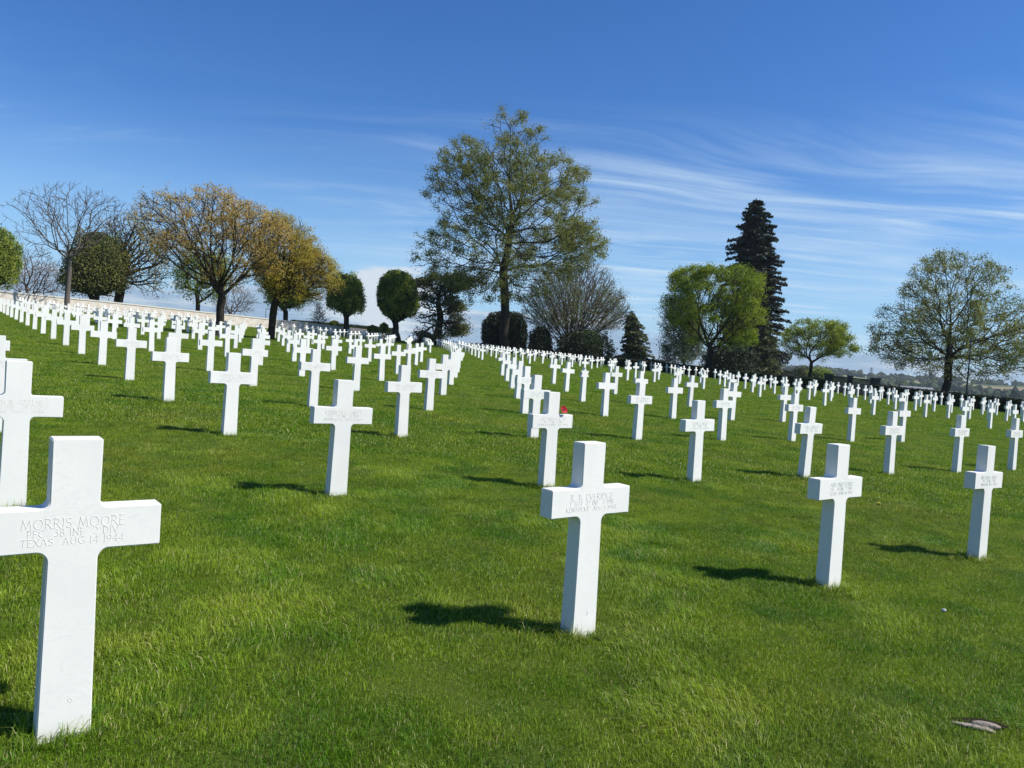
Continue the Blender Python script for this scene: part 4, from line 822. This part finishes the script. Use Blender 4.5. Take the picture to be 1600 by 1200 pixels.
# dark pole right
p = at(1508, 640, 64); z = gz(p.x, p.y); tp_ = at(1516, 528, 64); pe = empty('lamp_pole', (p.x, p.y, z)); tag(pe, 'thin dark upright pole in front of the big right-hand tree', 'pole')
mb = MB(); mb.tube((0, 0, -.2), (0, 0, tp_.z - z), .07, .05, 8); mb.build('pole', M_metal, pe); mb = MB(); mb.tube((0, 0, 0), (0, 0, .5), .12, .11, 8); mb.build('pole_base', M_metal, pe)
# staked young trees beyond the wall
for (cx0, top, bot, D, lab, sd) in ((65, 437, 462, 101, 'wooden stake frame beyond the wall, far left', 81), (358, 478, 500, 101, 'wooden stake frame right of the bronze tree trunk', 82)):
    q = at(cx0, bot, D); z = q.z - .9; e = empty('tree_stakes', (q.x, D, z)); tag(e, lab, 'stakes', 'stake frames round young trees'); hh = at(cx0, top, D).z - z
    for (sx_, sy_) in ((-.42, -.3), (.42, -.3), (0, .45)): mb = MB(); mb.tube((sx_, sy_, 0), (sx_, sy_, hh), .045, .04, 6); mb.build('stake', M_twig, e)
    mb = MB(); mb.tube((-.42, -.3, hh * .82), (.42, -.3, hh * .82), .03); mb.tube((.42, -.3, hh * .8), (0, .45, hh * .8), .03); mb.tube((-.42, -.3, hh * .81), (0, .45, hh * .81), .03); mb.build('cross_rail', M_twig, e)
q = at(415, 496, 101); e = empty('metal_frame', (q.x, 101, q.z - .6)); tag(e, 'thin dark metal frame left of the golden tree trunk', 'frame'); mb = MB(); mb.tube((0, 0, 0), (0, 0, 1.75), .04); mb.tube((0, 0, 1.72), (.55, 0, 1.70), .04); mb.build('frame_pipe', M_metal, e)

# ------------------------------------------------------------------ far country to the right
M_far = simple('far_woodland', (.040, .058, .026), .95, .05, .5, .05, .2, .5); M_white = simple('white_render_wall', (.62, .60, .56), .8, .2, .1, 1); M_roof = simple('grey_slate_roof', (.16, .16, .18), .7, .3, .2, 1)
rg = np.random.default_rng(99); bm = bmesh.new()
def puff(x, y, z, r, h):
    m_ = Matrix.Translation((x, y, z + h * .4)) @ Matrix.Diagonal((r, r, h * .6, 1)); g_ = bmesh.ops.create_icosphere(bm, subdivisions=2 if r < 9 and y < 600 else 1, radius=1, matrix=m_)
    for v in g_['verts']: v.co += Vector(rg.normal(size=3) * np.array([r, r, h]) * .2)
def belt(r0, r1, n, size, keepn, amin=.30, amax=.80):
    for _ in range(n):
        a_ = rg.uniform(amin, amax); r_ = rg.uniform(r0, r1); x, y = r_ * math.sin(a_), r_ * math.cos(a_)
        if vnoise(np.array([a_ * 900.0]), np.array([r_]), keepn, 5)[0] < .42: continue
        s_ = rg.uniform(.6, 1.3) * size; puff(x, y, gz(x, y), s_, s_ * rg.uniform(1.0, 1.7))
belt(230, 330, 700, 2.2, 45); belt(330, 520, 1100, 2.8, 60); belt(560, 760, 900, 3.6, 60); belt(820, 1150, 900, 4.5, 70); belt(1350, 1560, 1300, 5.5, 50)
me = bpy.data.meshes.new('distant_woodland'); bm.to_mesh(me); bm.free(); me.materials.append(M_far); o = bpy.data.objects.new('distant_woodland', me); col.objects.link(o)
tag(o, 'wooded hedgerows and copses on the far hillsides, right', 'woodland', kind='stuff')
broad('far_round_tree', 'small round bare tree on the skyline left of the small green tree', 'tree', 210, (1253, 592), [(1240, 582), (1243, 576), (1253, 573), (1263, 576), (1268, 584), (1262, 590), (1244, 590)], (1253, 589), .8, LM['olive'], N=260, leaves=1500, lsize=.5, spread=.7, seed=91, bark=M_bark2, tip=.05, voids=0)
broad('far_round_tree', 'rounded green tree on the skyline right of the small green tree', 'tree', 190, (1283, 596), [(1268, 592), (1272, 584), (1282, 579), (1293, 585), (1297, 596), (1280, 598)], (1283, 595), .8, LM['dome'], N=260, leaves=3500, lsize=.5, spread=.6, seed=92, tip=.05, voids=0)
for (px, D, w_, lab) in ((1432, 640, 26, 'long pale farm building on the far hillside, right of the gate'), (1456, 560, 12, 'small white farm building on the far hillside, left of the big tree')):
    q = at(px, 600, D); z = gz(q.x, D); e = empty('farm_building', (q.x, D, z)); tag(e, lab, 'building'); mb = MB(); mb.box((0, 0, 2), (w_, 8, 4)); mb.build('wall', M_white, e)
    mb = MB(); h_ = w_ / 2 + .4; mb.add([(-h_, -4.5, 3.9), (h_, -4.5, 3.9), (h_, 4.5, 3.9), (-h_, 4.5, 3.9), (-h_, 0, 6.6), (h_, 0, 6.6)], [(0, 1, 5, 4), (2, 3, 4, 5), (0, 4, 3), (1, 2, 5), (3, 2, 1, 0)]); mb.build('roof', M_roof, e)
q = at(1360, 597, 1400); z = gz(q.x, 1400); e = empty('pylon', (q.x, 1400, z)); tag(e, 'tiny lattice pylon on the skyline above the gate', 'pylon'); hp = at(1360, 574, 1400).z - z; mb = MB(); bw = 3.2
for (sx_, sy_) in ((-1, -1), (1, -1), (1, 1), (-1, 1)): mb.tube((sx_ * bw, sy_ * bw, 0), (sx_ * .4, sy_ * .4, hp), .28, .2, 4)
for k in range(7):
    f0, f1 = k / 7, (k + 1) / 7; w0, w1 = bw + (.4 - bw) * f0, bw + (.4 - bw) * f1
    for s_ in (-1, 1): mb.tube((-w0, s_ * w0, hp * f0), (w1, s_ * w1, hp * f1), .14, .14, 3); mb.tube((w0, s_ * w0, hp * f0), (-w1, s_ * w1, hp * f1), .14, .14, 3)
mb.build('lattice_tower', M_grey, e); mb = MB()
for f0 in (.72, .84, .95): mb.tube((-4.2, 0, hp * f0), (4.2, 0, hp * f0), .25, .25, 4)
mb.build('cross_arms', M_grey, e)

# ------------------------------------------------------------------ air
m = bpy.data.materials.new('clear_air_haze'); m.use_nodes = True; t = NT(m.node_tree); t.n.clear(); out = t.new('ShaderNodeOutputMaterial'); pv = t.new('ShaderNodeVolumePrincipled')
pv.inputs['Color'].default_value = (.80, .90, 1, 1); pv.inputs['Density'].default_value = .00012; pv.inputs['Anisotropy'].default_value = .2; t.l.new(pv.outputs[0], out.inputs['Volume'])
mb = MB(); mb.box((0, 0, 12.5), (5300, 5300, 51)); hz = mb.build('haze', m); tag(hz, 'thin blue air between the lawn and the far hills', 'haze', kind='stuff')
